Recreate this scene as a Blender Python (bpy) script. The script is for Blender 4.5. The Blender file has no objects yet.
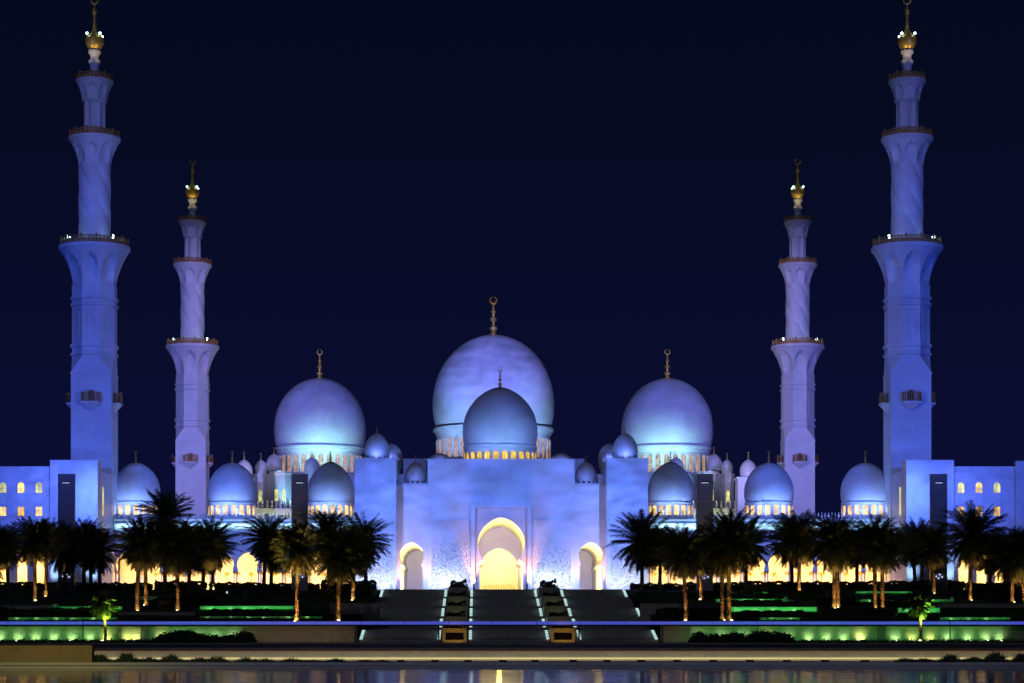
import bpy, bmesh, math, random
from mathutils import Vector, Matrix
R = math.radians
PI = math.pi
rng = random.Random(11)
sc = bpy.context.scene
col = sc.collection

# ------------------------------------------------------------------ camera
F = 2200.0            # focal length in pixels of a 1024 px wide frame
VX, VY = 478.0, 638.0  # where the camera's level axis meets the frame
cam_d = bpy.data.cameras.new('camera')
cam = bpy.data.objects.new('camera', cam_d)
col.objects.link(cam)
cam.location = (0, 0, 0)
cam.rotation_euler = (R(90), 0, 0)
cam_d.sensor_width = 36.0
cam_d.lens = F * 36.0 / 1024.0
cam_d.shift_x = (512 - VX) / 1024.0
cam_d.shift_y = (VY - 341.5) / 1024.0
cam_d.clip_start = 0.5
cam_d.clip_end = 20000
sc.camera = cam

# ------------------------------------------------------------------ night sky
world = bpy.data.worlds.new('World')
sc.world = world
world.use_nodes = True
nt = world.node_tree
nt.nodes.clear()
out = nt.nodes.new('ShaderNodeOutputWorld')
bg = nt.nodes.new('ShaderNodeBackground')
tc = nt.nodes.new('ShaderNodeTexCoord')
sx = nt.nodes.new('ShaderNodeSeparateXYZ')
ramp = nt.nodes.new('ShaderNodeValToRGB')
nt.links.new(tc.outputs['Generated'], sx.inputs[0])
nt.links.new(sx.outputs['Z'], ramp.inputs[0])
e = ramp.color_ramp.elements
e[0].position = 0.0
e[0].color = (0.0036, 0.0044, 0.036, 1)
e[1].position = 0.42
e[1].color = (0.0009, 0.0016, 0.0060, 1)
m1 = ramp.color_ramp.elements.new(0.11)
m1.color = (0.0030, 0.0040, 0.026, 1)
m2 = ramp.color_ramp.elements.new(0.24)
m2.color = (0.0018, 0.0031, 0.0135, 1)
sky = nt.nodes.new('ShaderNodeTexSky')
sky.sky_type = 'NISHITA'
sky.sun_disc = False
sky.sun_elevation = R(-7)
sky.sun_rotation = R(180)
addn = nt.nodes.new('ShaderNodeMix')
addn.data_type = 'RGBA'
addn.inputs[0].default_value = 0.004
nt.links.new(ramp.outputs[0], addn.inputs[6])
nt.links.new(sky.outputs[0], addn.inputs[7])
nt.links.new(addn.outputs[2], bg.inputs[0])
bg.inputs[1].default_value = 1.0
nt.links.new(bg.outputs[0], out.inputs[0])

# added faint fill sun from behind the camera, lifting the dark foreground
sun_d = bpy.data.lights.new('fill_sun', 'SUN')
sun_d.energy = 0.13
sun_d.color = (0.75, 0.8, 1.0)
sun_d.angle = R(0.5)
sun = bpy.data.objects.new('fill_sun', sun_d)
col.objects.link(sun)
sun.rotation_euler = (R(52), 0, R(-12))

sc.view_settings.view_transform = 'Standard'
sc.view_settings.look = 'None'
sc.view_settings.exposure = 0.0
sc.view_settings.gamma = 1.0
try:
    sc.cycles.max_bounces = 6
    sc.cycles.diffuse_bounces = 3
    sc.cycles.glossy_bounces = 3
    sc.cycles.sample_clamp_indirect = 4.0
    sc.cycles.use_denoising = True
except Exception:
    pass

X0 = 4.2          # the mosque's axis
ZP = 8.18         # level of its platform


def at(px, py, d):
    return Vector(((px - VX) * d / F, d, (VY - py) * d / F))


def zx(py, d):
    return (VY - py) * d / F


def xx(px, d):
    return (px - VX) * d / F


# ------------------------------------------------------------------ floodlights
LB = (0.20, 0.26, 1.0)      # blue floods
LL = (0.42, 0.38, 1.0)      # lavender floods
LC = (0.22, 0.46, 1.0)      # cyan blue
WARM = (1.0, 0.54, 0.12)


def lamp_gobo(ld, scale, lo, hi):
    """cloud-shaped breakup in the beam, as the projectors throw it"""
    ld.use_nodes = True
    n = ld.node_tree
    em = [q for q in n.nodes if q.type == 'EMISSION'][0]
    t = n.nodes.new('ShaderNodeTexCoord')
    mp = n.nodes.new('ShaderNodeMapping')
    mp.inputs['Scale'].default_value = (scale * 0.8, scale * 2.4, scale)
    no = n.nodes.new('ShaderNodeTexNoise')
    no.inputs['Scale'].default_value = 1.0
    no.inputs['Detail'].default_value = 7
    no.inputs['Roughness'].default_value = 0.66
    no.inputs['Distortion'].default_value = 0.6
    mr = n.nodes.new('ShaderNodeMapRange')
    mr.inputs['From Min'].default_value = 0.36
    mr.inputs['From Max'].default_value = 0.64
    mr.inputs['To Min'].default_value = lo
    mr.inputs['To Max'].default_value = hi
    n.links.new(t.outputs['Normal'], mp.inputs[0])
    n.links.new(mp.outputs[0], no.inputs['Vector'])
    n.links.new(no.outputs[0], mr.inputs[0])
    n.links.new(mr.outputs[0], em.inputs['Strength'])


def spot(loc, target, power, color, deg, blend=0.6, gobo=None, size=0.6, name='floodlight_beam'):
    ld = bpy.data.lights.new(name, 'SPOT')
    ld.energy = power
    ld.color = color
    ld.spot_size = R(deg)
    ld.spot_blend = blend
    ld.shadow_soft_size = size
    if gobo:
        lamp_gobo(ld, *gobo)
    o = bpy.data.objects.new(name, ld)
    col.objects.link(o)
    o.location = loc
    v = Vector(target) - Vector(loc)
    o.rotation_euler = v.to_track_quat('-Z', 'Y').to_euler()
    return o


def area(loc, target, power, color, sx_, sy_, name='light_trough'):
    ld = bpy.data.lights.new(name, 'AREA')
    ld.shape = 'RECTANGLE'
    ld.size = sx_
    ld.size_y = sy_
    ld.energy = power
    ld.color = color
    o = bpy.data.objects.new(name, ld)
    col.objects.link(o)
    o.location = loc
    v = Vector(target) - Vector(loc)
    o.rotation_euler = v.to_track_quat('-Z', 'Y').to_euler()
    return o


def point(loc, power, color, size=0.2, name='lamp_glow'):
    ld = bpy.data.lights.new(name, 'POINT')
    ld.energy = power
    ld.color = color
    ld.shadow_soft_size = size
    o = bpy.data.objects.new(name, ld)
    col.objects.link(o)
    o.location = loc
    return o


K = 1000.0
CL = (85, 0.42, 1.35)
for s in (-1, 1):
    far_flood = (X0 + s * 150, 190, 34)  # unseen flood positions off frame, chosen for clear beams
    other = (X0 - s * 150, 190, 34)
    near = (X0 + s * 62, 190, 34)
    # big domes of the prayer hall
    spot(near, (X0, 600, 74), 4200 * K, (0.15, 0.25, 1.0) if s < 0 else (0.27, 0.22, 1.0), 4.9, 0.35, CL)
    spot((X0 + s * 50, 190, 34), (X0 + s * 47, 595, 62), 1200 * K, (0.12, 0.20, 1.0), 4.9, 0.4, CL)
    spot((X0 + s * 70, 190, 34), (X0 + s * 47, 595, 62), 1150 * K, (0.22, 0.22, 1.0), 4.7, 0.4, CL)
    # minarets near the camera
    spot(far_flood, (X0 + s * 74.6, 404, 50), 850 * K, (0.04, 0.115, 1.0), 22, 0.9, (16, 0.75, 1.1))
    spot(other, (X0 + s * 74.6, 404, 60), 1150 * K, (0.17, 0.22, 1.0), 18, 0.8, (16, 0.75, 1.1))
    spot(far_flood, (X0 + s * 74.6, 404, 98), 420 * K, (0.15, 0.19, 1.0), 13, 0.9, (16, 0.75, 1.1))
    # minarets at the back of the courtyard
    spot(far_flood, (X0 + s * 74.3, 541, 62), 1900 * K, (0.28, 0.27, 1.0), 14, 0.7)
    spot((X0 - s * 66.5, 404, 73), (X0 + s * 74.3, 541, 60), 460 * K, (0.46, 0.40, 1.0), 26, 0.7)
    # gate dome
    spot(near, (X0, 420, 41), 100 * K, (0.09, 0.12, 1.0), 5.2, 0.5, CL)
    # the four slab towers throw light at the front
    for r_, tgt, pw, c_ in ((34, 4, 38, (0.10, 0.17, 1.0)), (34, 14, 5, (0.16, 0.46, 1.0)), (34, -16, 23, (0.12, 0.30, 1.0)), (34, 24, 2, (0.10, 0.18, 1.0)), (34, 52, 23, (0.09, 0.20, 1.0)),
                            (73, 58, 16, (0.09, 0.20, 1.0)), (73, 84, 14, (0.09, 0.17, 1.0))):
        spot((X0 + s * r_, 369.4, 27.6), (X0 + s * tgt, 402, 19.5), pw * K, c_, 80, 0.9, (13.0, 0.06, 1.8))
    # added unseen spots near the camera, brightening the pool edge
    spot((s * 28, 20, 9), (s * 14, 112, -1.3), 26 * K, (0.62, 0.66, 1.0), 26, 1.0)

# ------------------------------------------------------------------ materials
MATS = {}


def mat(name, base, rough=0.6, metal=0.0, emit=None, estr=0.0, var=0.0, vscale=1.0, bump=0.0, bscale=8.0,
        base2=None, spec=0.5):
    if name in MATS:
        return MATS[name]
    m = bpy.data.materials.new(name)
    m.use_nodes = True
    n = m.node_tree
    b = n.nodes['Principled BSDF']
    b.inputs['Base Color'].default_value = (*base, 1)
    b.inputs['Roughness'].default_value = rough
    b.inputs['Metallic'].default_value = metal
    b.inputs['Specular IOR Level'].default_value = spec
    if emit:
        b.inputs['Emission Color'].default_value = (*emit, 1)
        b.inputs['Emission Strength'].default_value = estr
    if emit and name.endswith('_pane'):
        ge = n.nodes.new('ShaderNodeNewGeometry')
        ne = n.nodes.new('ShaderNodeTexNoise')
        ne.inputs['Scale'].default_value = 0.8
        ne.inputs['Detail'].default_value = 4
        n.links.new(ge.outputs['Position'], ne.inputs['Vector'])
        me_ = n.nodes.new('ShaderNodeMapRange')
        me_.inputs['From Min'].default_value = 0.35
        me_.inputs['From Max'].default_value = 0.65
        me_.inputs['To Min'].default_value = estr * 0.45
        me_.inputs['To Max'].default_value = estr * 1.3
        n.links.new(ne.outputs[0], me_.inputs[0])
        n.links.new(me_.outputs[0], b.inputs['Emission Strength'])
    if var or bump:
        t = n.nodes.new('ShaderNodeTexCoord')
    if var:
        no = n.nodes.new('ShaderNodeTexNoise')
        no.inputs['Scale'].default_value = vscale
        no.inputs['Detail'].default_value = 6
        no.inputs['Roughness'].default_value = 0.6
        n.links.new(t.outputs['Object'], no.inputs['Vector'])
        rp = n.nodes.new('ShaderNodeValToRGB')
        rp.color_ramp.elements[0].position = 0.3
        rp.color_ramp.elements[1].position = 0.7
        c2 = base2 or tuple(c * (1 - var) for c in base)
        rp.color_ramp.elements[0].color = (*c2, 1)
        rp.color_ramp.elements[1].color = (*base, 1)
        n.links.new(no.outputs[0], rp.inputs[0])
        n.links.new(rp.outputs[0], b.inputs['Base Color'])
    if bump:
        n2 = n.nodes.new('ShaderNodeTexNoise')
        n2.inputs['Scale'].default_value = bscale
        n2.inputs['Detail'].default_value = 6
        n.links.new(t.outputs['Object'], n2.inputs['Vector'])
        bp = n.nodes.new('ShaderNodeBump')
        bp.inputs['Strength'].default_value = bump
        bp.inputs['Distance'].default_value = 0.1
        n.links.new(n2.outputs[0], bp.inputs['Height'])
        n.links.new(bp.outputs[0], b.inputs['Normal'])
    MATS[name] = m
    return m


def marble_mat(name, base, joints=True, w=1.4, h=0.7, floral=False):
    m = mat(name, base, 0.42)
    n = m.node_tree
    b = n.nodes['Principled BSDF']
    t = n.nodes.new('ShaderNodeTexCoord')
    # veins and cloudy tone of the stone
    no = n.nodes.new('ShaderNodeTexNoise')
    no.inputs['Scale'].default_value = 0.22
    no.inputs['Detail'].default_value = 9
    no.inputs['Roughness'].default_value = 0.62
    no.inputs['Distortion'].default_value = 0.8
    n.links.new(t.outputs['Object'], no.inputs['Vector'])
    rp = n.nodes.new('ShaderNodeValToRGB')
    rp.color_ramp.elements[0].position = 0.32
    rp.color_ramp.elements[0].color = (base[0] * 0.80, base[1] * 0.80, base[2] * 0.84, 1)
    rp.color_ramp.elements[1].position = 0.66
    rp.color_ramp.elements[1].color = (*base, 1)
    n.links.new(no.outputs[0], rp.inputs[0])
    colout = rp.outputs[0]
    if joints:
        # slab joints: distance from a grid in x/z
        mp = n.nodes.new('ShaderNodeMapping')
        mp.inputs['Rotation'].default_value = (R(90), 0, 0)
        n.links.new(t.outputs['Object'], mp.inputs[0])
        br = n.nodes.new('ShaderNodeTexBrick')
        br.offset = 0.5
        br.inputs['Color1'].default_value = (1, 1, 1, 1)
        br.inputs['Color2'].default_value = (0.95, 0.95, 0.96, 1)
        br.inputs['Mortar'].default_value = (0.86, 0.86, 0.87, 1)
        br.inputs['Scale'].default_value = 1.0
        br.inputs['Mortar Size'].default_value = 0.02
        br.inputs['Brick Width'].default_value = w
        br.inputs['Row Height'].default_value = h
        n.links.new(mp.outputs[0], br.inputs['Vector'])
        mx = n.nodes.new('ShaderNodeMix')
        mx.data_type = 'RGBA'
        mx.blend_type = 'MULTIPLY'
        mx.inputs[0].default_value = 0.8
        n.links.new(rp.outputs[0], mx.inputs[6])
        n.links.new(br.outputs[0], mx.inputs[7])
        colout = mx.outputs[2]
    if floral:
        # carved relief of stems and leaves
        v = n.nodes.new('ShaderNodeTexVoronoi')
        v.feature = 'DISTANCE_TO_EDGE'
        v.inputs['Scale'].default_value = 2.6
        nd = n.nodes.new('ShaderNodeTexNoise')
        nd.inputs['Scale'].default_value = 0.9
        nd.inputs['Detail'].default_value = 3
        n.links.new(t.outputs['Object'], nd.inputs['Vector'])
        va = n.nodes.new('ShaderNodeVectorMath')
        va.operation = 'MULTIPLY_ADD'
        va.inputs[1].default_value = (1.6, 0, 1.6)
        n.links.new(nd.outputs['Color'], va.inputs[0])
        n.links.new(t.outputs['Object'], va.inputs[2])
        n.links.new(va.outputs[0], v.inputs['Vector'])
        mr = n.nodes.new('ShaderNodeMapRange')
        mr.inputs['From Min'].default_value = 0.03
        mr.inputs['From Max'].default_value = 0.10
        n.links.new(v.outputs['Distance'], mr.inputs[0])
        rp2 = n.nodes.new('ShaderNodeValToRGB')
        rp2.color_ramp.elements[0].color = (0.34, 0.36, 0.42, 1)
        rp2.color_ramp.elements[1].color = (1, 1, 1, 1)
        n.links.new(mr.outputs[0], rp2.inputs[0])
        mx2 = n.nodes.new('ShaderNodeMix')
        mx2.data_type = 'RGBA'
        mx2.blend_type = 'MULTIPLY'
        sz = n.nodes.new('ShaderNodeSeparateXYZ')
        n.links.new(t.outputs['Object'], sz.inputs[0])
        ad = n.nodes.new('ShaderNodeMath')
        ad.operation = 'MULTIPLY_ADD'
        ad.inputs[1].default_value = 6.0
        n.links.new(nd.outputs[0], ad.inputs[0])
        n.links.new(sz.outputs['Z'], ad.inputs[2])
        mk = n.nodes.new('ShaderNodeMapRange')
        mk.inputs['From Min'].default_value = 13.0
        mk.inputs['From Max'].default_value = 10.0
        mk.inputs['To Min'].default_value = 0.0
        mk.inputs['To Max'].default_value = 0.85
        n.links.new(ad.outputs[0], mk.inputs[0])
        n.links.new(mk.outputs[0], mx2.inputs[0])
        n.links.new(colout, mx2.inputs[6])
        n.links.new(rp2.outputs[0], mx2.inputs[7])
        colout = mx2.outputs[2]
        bp = n.nodes.new('ShaderNodeBump')
        bp.inputs['Strength'].default_value = 0.6
        bp.inputs['Distance'].default_value = 0.12
        n.links.new(mr.outputs[0], bp.inputs['Height'])
        n.links.new(bp.outputs[0], b.inputs['Normal'])
    n.links.new(colout, b.inputs['Base Color'])
    return m


marble = marble_mat('white_marble', (0.74, 0.74, 0.75))
marble_s = marble_mat('smooth_marble', (0.74, 0.74, 0.75), joints=False)
carved = marble_mat('carved_marble', (0.74, 0.74, 0.75), joints=False, floral=True)
gold = mat('gilt_metal', (0.85, 0.56, 0.14), 0.42, 0.55, var=0.3, vscale=2.0)
goldrail = mat('gilt_rail', (0.55, 0.30, 0.10), 0.5, 0.3, var=0.4, vscale=1.5)
pane_w = mat('warm_pane', (0.03, 0.03, 0.03), 0.5, spec=0.15, emit=(1.0, 0.62, 0.14), estr=1.7)
pane_y = mat('yellow_pane', (0.03, 0.03, 0.03), 0.5, spec=0.15, emit=(1.0, 0.56, 0.04), estr=1.25)
pane_p = mat('pale_pane', (0.03, 0.03, 0.03), 0.5, spec=0.15, emit=(1.0, 0.60, 0.52), estr=0.5)
pane_c = mat('cool_pane', (0.03, 0.03, 0.03), 0.5, spec=0.15, emit=(0.95, 0.92, 0.30), estr=0.9)
lamp_c = mat('lamp_lens', (0.5, 0.5, 0.5), 0.3, emit=(0.55, 0.95, 1.0), estr=7.0)
lamp_w = mat('warm_lens', (0.5, 0.5, 0.5), 0.3, emit=(1.0, 0.75, 0.35), estr=9.0)
lamp_g = mat('green_lens', (0.5, 0.5, 0.5), 0.3, emit=(0.75, 1.0, 0.45), estr=7.0)
stair_led = mat('step_light', (0.5, 0.5, 0.5), 0.3, emit=(0.62, 0.95, 0.92), estr=0.75)
trail_blue = mat('blue_trail_glow', (0.2, 0.2, 0.3), 0.4, emit=(0.075, 0.105, 0.75), estr=0.62)  # emission stands for the blue vehicle light trail
trail_warm = mat('warm_trail_glow', (0.3, 0.3, 0.3), 0.4, emit=(1.0, 0.82, 0.32), estr=0.62)  # emission stands for the headlight trail
dark_metal = mat('dark_metal', (0.012, 0.012, 0.014), 0.5, 0.5, var=0.2, vscale=3)
tower_stone = mat('brown_cladding', (0.30, 0.28, 0.28), 0.6, var=0.25, vscale=0.8, bump=0.2, bscale=3)
granite = mat('dark_granite', (0.26, 0.24, 0.235), 0.5, var=0.35, vscale=1.3, bump=0.2, bscale=6)
stone = mat('garden_stone', (0.34, 0.30, 0.24), 0.75, var=0.3, vscale=0.9, bump=0.3, bscale=5)
palestone = mat('pale_garden_stone', (0.44, 0.42, 0.36), 0.75, var=0.2, vscale=0.7, bump=0.3, bscale=5)
soil = mat('garden_turf', (0.045, 0.06, 0.025), 0.95, var=0.5, vscale=0.5, bump=0.6, bscale=4, spec=0.1)
paving = mat('platform_paving', (0.42, 0.40, 0.38), 0.5, var=0.2, vscale=0.3)
groundm = mat('sandy_ground', (0.10, 0.085, 0.06), 0.95, var=0.4, vscale=0.2, spec=0.1)
asphalt = mat('asphalt', (0.05, 0.05, 0.052), 0.8, var=0.25, vscale=0.6)
paint = mat('road_paint', (0.75, 0.75, 0.72), 0.7)
bark = mat('palm_bark', (0.17, 0.12, 0.075), 0.9, var=0.55, vscale=4.0, bump=0.8, bscale=9, spec=0.15)
frond = mat('palm_frond', (0.085, 0.095, 0.035), 0.55, var=0.45, vscale=0.9, spec=0.3)
frond_dry = mat('dry_palm_frond', (0.13, 0.10, 0.05), 0.7, var=0.4, vscale=0.9, spec=0.2)
leaf = mat('hedge_leaf', (0.045, 0.07, 0.025), 0.65, var=0.5, vscale=1.1, spec=0.25)
reedm = mat('reed_leaf', (0.04, 0.07, 0.03), 0.7, var=0.4, vscale=2.0, spec=0.2)
coping_m = mat('pool_coping', (0.34, 0.35, 0.38), 0.55, var=0.2, vscale=1.0)
trail_red = mat('taillight_red', (0.25, 0.10, 0.07), 0.7, var=0.3, vscale=1.0)  # base colour stands for the red taillight trail


# ------------------------------------------------------------------ mesh helpers
class MB:
    def __init__(self):
        self.v = []
        self.f = []
        self.mi = []

    def add(self, vs, fs, m=0):
        k = len(self.v)
        self.v += [tuple(p) for p in vs]
        self.f += [tuple(i + k for i in q) for q in fs]
        self.mi += [m] * len(fs)

    def box(self, x0, x1, y0, y1, z0, z1, m=0):
        self.add([(x0, y0, z0), (x1, y0, z0), (x1, y1, z0), (x0, y1, z0),
                  (x0, y0, z1), (x1, y0, z1), (x1, y1, z1), (x0, y1, z1)],
                 [(0, 3, 2, 1), (4, 5, 6, 7), (0, 1, 5, 4), (1, 2, 6, 5), (2, 3, 7, 6), (3, 0, 4, 7)], m)

    def lathe(self, prof, n=48, x=0, y=0, rot=0.0, mod=None, cap=True, m=0):
        vs = []
        for (r, z) in prof:
            for i in range(n):
                a = rot + 2 * PI * i / n
                q = r * (mod(a, z) if mod else 1.0)
                vs.append((x + q * math.cos(a), y + q * math.sin(a), z))
        fs = []
        for j in range(len(prof) - 1):
            for i in range(n):
                i2 = (i + 1) % n
                fs.append((j * n + i, j * n + i2, (j + 1) * n + i2, (j + 1) * n + i))
        if cap:
            fs.append(tuple(range(n - 1, -1, -1)))
            fs.append(tuple((len(prof) - 1) * n + i for i in range(n)))
        self.add(vs, fs, m)

    def prism(self, pts, y0, y1, m=0):
        """outline in x/z (may be concave), thickness along y"""
        n = len(pts)
        vs = [(p[0], y0, p[1]) for p in pts] + [(p[0], y1, p[1]) for p in pts]
        fs = [tuple(range(n)), tuple(range(2 * n - 1, n - 1, -1))]
        for i in range(n):
            j = (i + 1) % n
            fs.append((i, i + n, j + n, j))
        self.add(vs, fs, m)

    def sheet(self, pts, y0, y1, m=0):
        """open outline in x/z swept along y (vault)"""
        n = len(pts)
        vs = [(p[0], y0, p[1]) for p in pts] + [(p[0], y1, p[1]) for p in pts]
        self.add(vs, [(i, i + 1, i + 1 + n, i + n) for i in range(n - 1)], m)

    def tube(self, a, b, ra, rb=None, n=8, m=0):
        rb = ra if rb is None else rb
        a, b = Vector(a), Vector(b)
        d = (b - a).normalized()
        u = d.orthogonal().normalized()
        w = d.cross(u)
        vs = []
        for p, r in ((a, ra), (b, rb)):
            for i in range(n):
                t = 2 * PI * i / n
                vs.append(p + u * (r * math.cos(t)) + w * (r * math.sin(t)))
        fs = [(i, (i + 1) % n, n + (i + 1) % n, n + i) for i in range(n)]
        fs += [tuple(range(n - 1, -1, -1)), tuple(range(n, 2 * n))]
        self.add(vs, fs, m)

    def mesh(self, name, mats, smooth=None):
        me = bpy.data.meshes.new(name)
        me.from_pydata(self.v, [], self.f)
        for q in (mats if isinstance(mats, (list, tuple)) else [mats]):
            me.materials.append(q)
        if any(self.mi):
            me.polygons.foreach_set('material_index', self.mi)
        bm = bmesh.new()
        bm.from_mesh(me)
        bmesh.ops.recalc_face_normals(bm, faces=bm.faces)
        bm.to_mesh(me)
        bm.free()
        if smooth is not None:
            me.shade_smooth()
            me.set_sharp_from_angle(angle=R(smooth))
        me.update()
        return me

    def build(self, name, mats, parent=None, loc=(0, 0, 0), smooth=None):
        return link(name, self.mesh(name, mats, smooth), parent, loc)


def link(name, me, parent=None, loc=(0, 0, 0), rz=0.0):
    o = bpy.data.objects.new(name, me)
    col.objects.link(o)
    o.location = loc
    o.rotation_euler = (0, 0, rz)
    if parent:
        o.parent = parent
    return o


def tag(o, label=None, cat=None, group=None, kind=None):
    if label:
        o['label'] = label
    if cat:
        o['category'] = cat
    if group:
        o['group'] = group
    if kind:
        o['kind'] = kind
    return o


def thing(name, loc, label, cat, group=None, rz=0.0):
    o = bpy.data.objects.new(name, None)
    col.objects.link(o)
    o.location = loc
    o.rotation_euler = (0, 0, rz)
    return tag(o, label, cat, group)


def copy_tree(o, parent=None):
    c = o.copy()
    col.objects.link(c)
    c.parent = parent
    for ch in list(o.children):
        copy_tree(ch, c)
    return c


ORD = ['first', 'second', 'third', 'fourth', 'fifth', 'sixth', 'seventh', 'eighth', 'ninth', 'tenth', 'eleventh',
       'twelfth', 'thirteenth', 'fourteenth', 'fifteenth', 'sixteenth', 'seventeenth', 'eighteenth', 'nineteenth',
       'twentieth', 'twenty-first', 'twenty-second', 'twenty-third', 'twenty-fourth']


def arch_pts(cx, z0, wb, zs, w, r, n=20, point=0.0):
    """left base -> over the top -> right base; horseshoe of radius r springing from half-width w at zs"""
    zc = zs + math.sqrt(max(r * r - w * w, 0))
    a0 = math.atan2(zs - zc, -w)
    if a0 < 0:
        a0 += 2 * PI
    a1 = PI - a0
    pts = [(cx - wb, z0)]
    if abs(wb - w) > 1e-4:
        pts.append((cx - wb, zs - (wb - w) * 0.6 - 0.25))
        pts.append((cx - w, zs - 0.25))
    for i in range(n + 1):
        a = a0 + (a1 - a0) * i / n
        z = zc + r * math.sin(a)
        if point and math.sin(a) > 0:
            z += point * max(0.0, math.sin(a)) ** 8
        pts.append((cx + r * math.cos(a), z))
    if abs(wb - w) > 1e-4:
        pts.append((cx + w, zs - 0.25))
        pts.append((cx + wb, zs - (wb - w) * 0.6 - 0.25))
    pts.append((cx + wb, z0))
    return pts


def arch_bay(x0, x1, z0, z1, arch):
    return [(x0, z0), (x0, z1), (x1, z1), (x1, z0)] + arch[::-1]


# ------------------------------------------------------------------ ground, garden mound, pool
def gz(d):
    """level of the lawn and road between pool and garden"""
    if d < 191:
        return -2.0
    return -1.12 + 0.52 * min(1, (d - 191) / 105.0)


m = MB()
gd = [(118.2, -2.0), (190.2, -2.0), (190.3, -1.12), (191, -1.12), (296, -0.6), (12000, -0.6)]
vs = []
for (d, z) in gd:
    vs += [(-6000, d, z), (6000, d, z)]
m.add(vs, [(2 * i, 2 * i + 1, 2 * i + 3, 2 * i + 2) for i in range(len(gd) - 1)])
tag(m.build('ground', groundm), kind='structure')

m = MB()
m.add([(-600, -200, -2.2), (600, -200, -2.2), (600, 118, -2.2), (-600, 118, -2.2)], [(0, 1, 2, 3)])
tag(m.build('pool_floor', coping_m), kind='structure')

wat = bpy.data.materials.new('still_water')
wat.use_nodes = True
n = wat.node_tree
b = n.nodes['Principled BSDF']
b.inputs['Base Color'].default_value = (0.006, 0.010, 0.022, 1)
b.inputs['Roughness'].default_value = 0.045
b.inputs['IOR'].default_value = 1.33
b.inputs['Specular IOR Level'].default_value = 0.9
t = n.nodes.new('ShaderNodeTexCoord')
mp = n.nodes.new('ShaderNodeMapping')
mp.inputs['Scale'].default_value = (0.06, 1.3, 1)
n.links.new(t.outputs['Object'], mp.inputs[0])
no = n.nodes.new('ShaderNodeTexNoise')
no.inputs['Scale'].default_value = 1.0
no.inputs['Detail'].default_value = 3
n.links.new(mp.outputs[0], no.inputs['Vector'])
bp = n.nodes.new('ShaderNodeBump')
bp.inputs['Strength'].default_value = 0.6
bp.inputs['Distance'].default_value = 0.03
n.links.new(no.outputs[0], bp.inputs['Height'])
n.links.new(bp.outputs[0], b.inputs['Normal'])
m = MB()
m.add([(-300, -60, -1.5), (300, -60, -1.5), (300, 110, -1.5), (-300, 110, -1.5)], [(0, 1, 2, 3)])
tag(m.build('water', wat), kind='structure')

m = MB()
m.box(-300, 300, 110, 118.3, -2.4, -1.27)
m.box(-300, 300, 109.85, 110.6, -1.36, -1.22)
tag(m.build('pool_edge', coping_m), kind='structure')


ZPROF = [(302, 1.9), (312.6, 2.46), (313.6, 2.82), (327.6, 3.82), (329.6, 4.5), (345.5, 5.52), (346.7, 6.0), (361.0, 7.02), (362.3, 7.48), (372, ZP)]


def zg(d):
    """height of the garden mound at a distance"""
    pts = ZPROF
    if d <= pts[0][0]:
        return pts[0][1]
    for (a, za), (b_, zb_) in zip(pts, pts[1:]):
        if d <= b_:
            return za + (zb_ - za) * (d - a) / (b_ - a)
    return pts[-1][1]


HALF = 20.9
for s in (-1, 1):
    m = MB()
    xs = (X0 + s * HALF, X0 + s * 230)
    ds = [300.6] + [q[0] for q in ZPROF] + [307, 320, 337, 354, 367, 376]
    ds.sort()
    cols = 30
    vs = []
    for d in ds:
        for i in range(cols + 1):
            f = i / cols
            x = xs[0] + (xs[1] - xs[0]) * f
            bumpz = 0.07 * math.sin(x * 0.21 + d * 0.13) * math.sin(x * 0.083 - d * 0.07) if 303 < d < 370 else 0
            vs.append((x, d, zg(d) + bumpz))
    fs = []
    for j in range(len(ds) - 1):
        for i in range(cols):
            a = j * (cols + 1) + i
            fs.append((a, a + 1, a + cols + 2, a + cols + 1))
    m.add(vs, fs)
    tag(m.build('garden_slope', soil, smooth=60), kind='structure')
m = MB()
m.box(X0 - 230, X0 + 230, 376, 720, -0.6, ZP)
tag(m.build('platform', paving), kind='structure')

# road between the pool and the garden
m = MB()
m.add([(-500, 205, gz(205) + 0.006), (500, 205, gz(205) + 0.006), (500, 268, gz(268) + 0.006), (-500, 268, gz(268) + 0.006)], [(0, 1, 2, 3)])
tag(m.build('road', asphalt), kind='structure')
m = MB()
for yy in (220, 237, 253):
    for k in range(-22, 23):
        m.add([(k * 12 - 2, yy - 0.08, gz(yy - 0.08) + 0.011), (k * 12 + 2, yy - 0.08, gz(yy - 0.08) + 0.011),
               (k * 12 + 2, yy + 0.08, gz(yy + 0.08) + 0.011), (k * 12 - 2, yy + 0.08, gz(yy + 0.08) + 0.011)], [(0, 1, 2, 3)])
tag(m.build('road_markings', paint), kind='structure')
m = MB()
for y0 in (204.6, 268.0):
    m.box(-500, 500, y0, y0 + 0.4, gz(y0) - 0.2, gz(y0) + 0.13)
tag(m.build('kerb', stone), kind='structure')


# ------------------------------------------------------------------ domes
def dome_profile(Rr, H, p, shadow_groove=True):
    pr = []
    zb = 0.24 * H
    if shadow_groove:  # recess added to make the dark line of the cornice's shadow
        g = 0.03 * Rr
        pr += [(0.99 * Rr, -0.075 * Rr), (0.99 * Rr, -0.03 * Rr), (0.90 * Rr, -0.028 * Rr), (0.90 * Rr, 0.0)]
    k = 8
    for i in range(k):
        z = zb * i / k
        pr.append((Rr * (1 - 0.05 * ((zb - z) / zb) ** 2), z))
    k = 26
    for i in range(k):
        u = math.sin(i / k * PI / 2)
        pr.append((Rr * (1 - u ** 2) ** p, zb + (H - zb) * u))
    pr.append((0.035 * Rr, H))
    return pr


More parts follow.
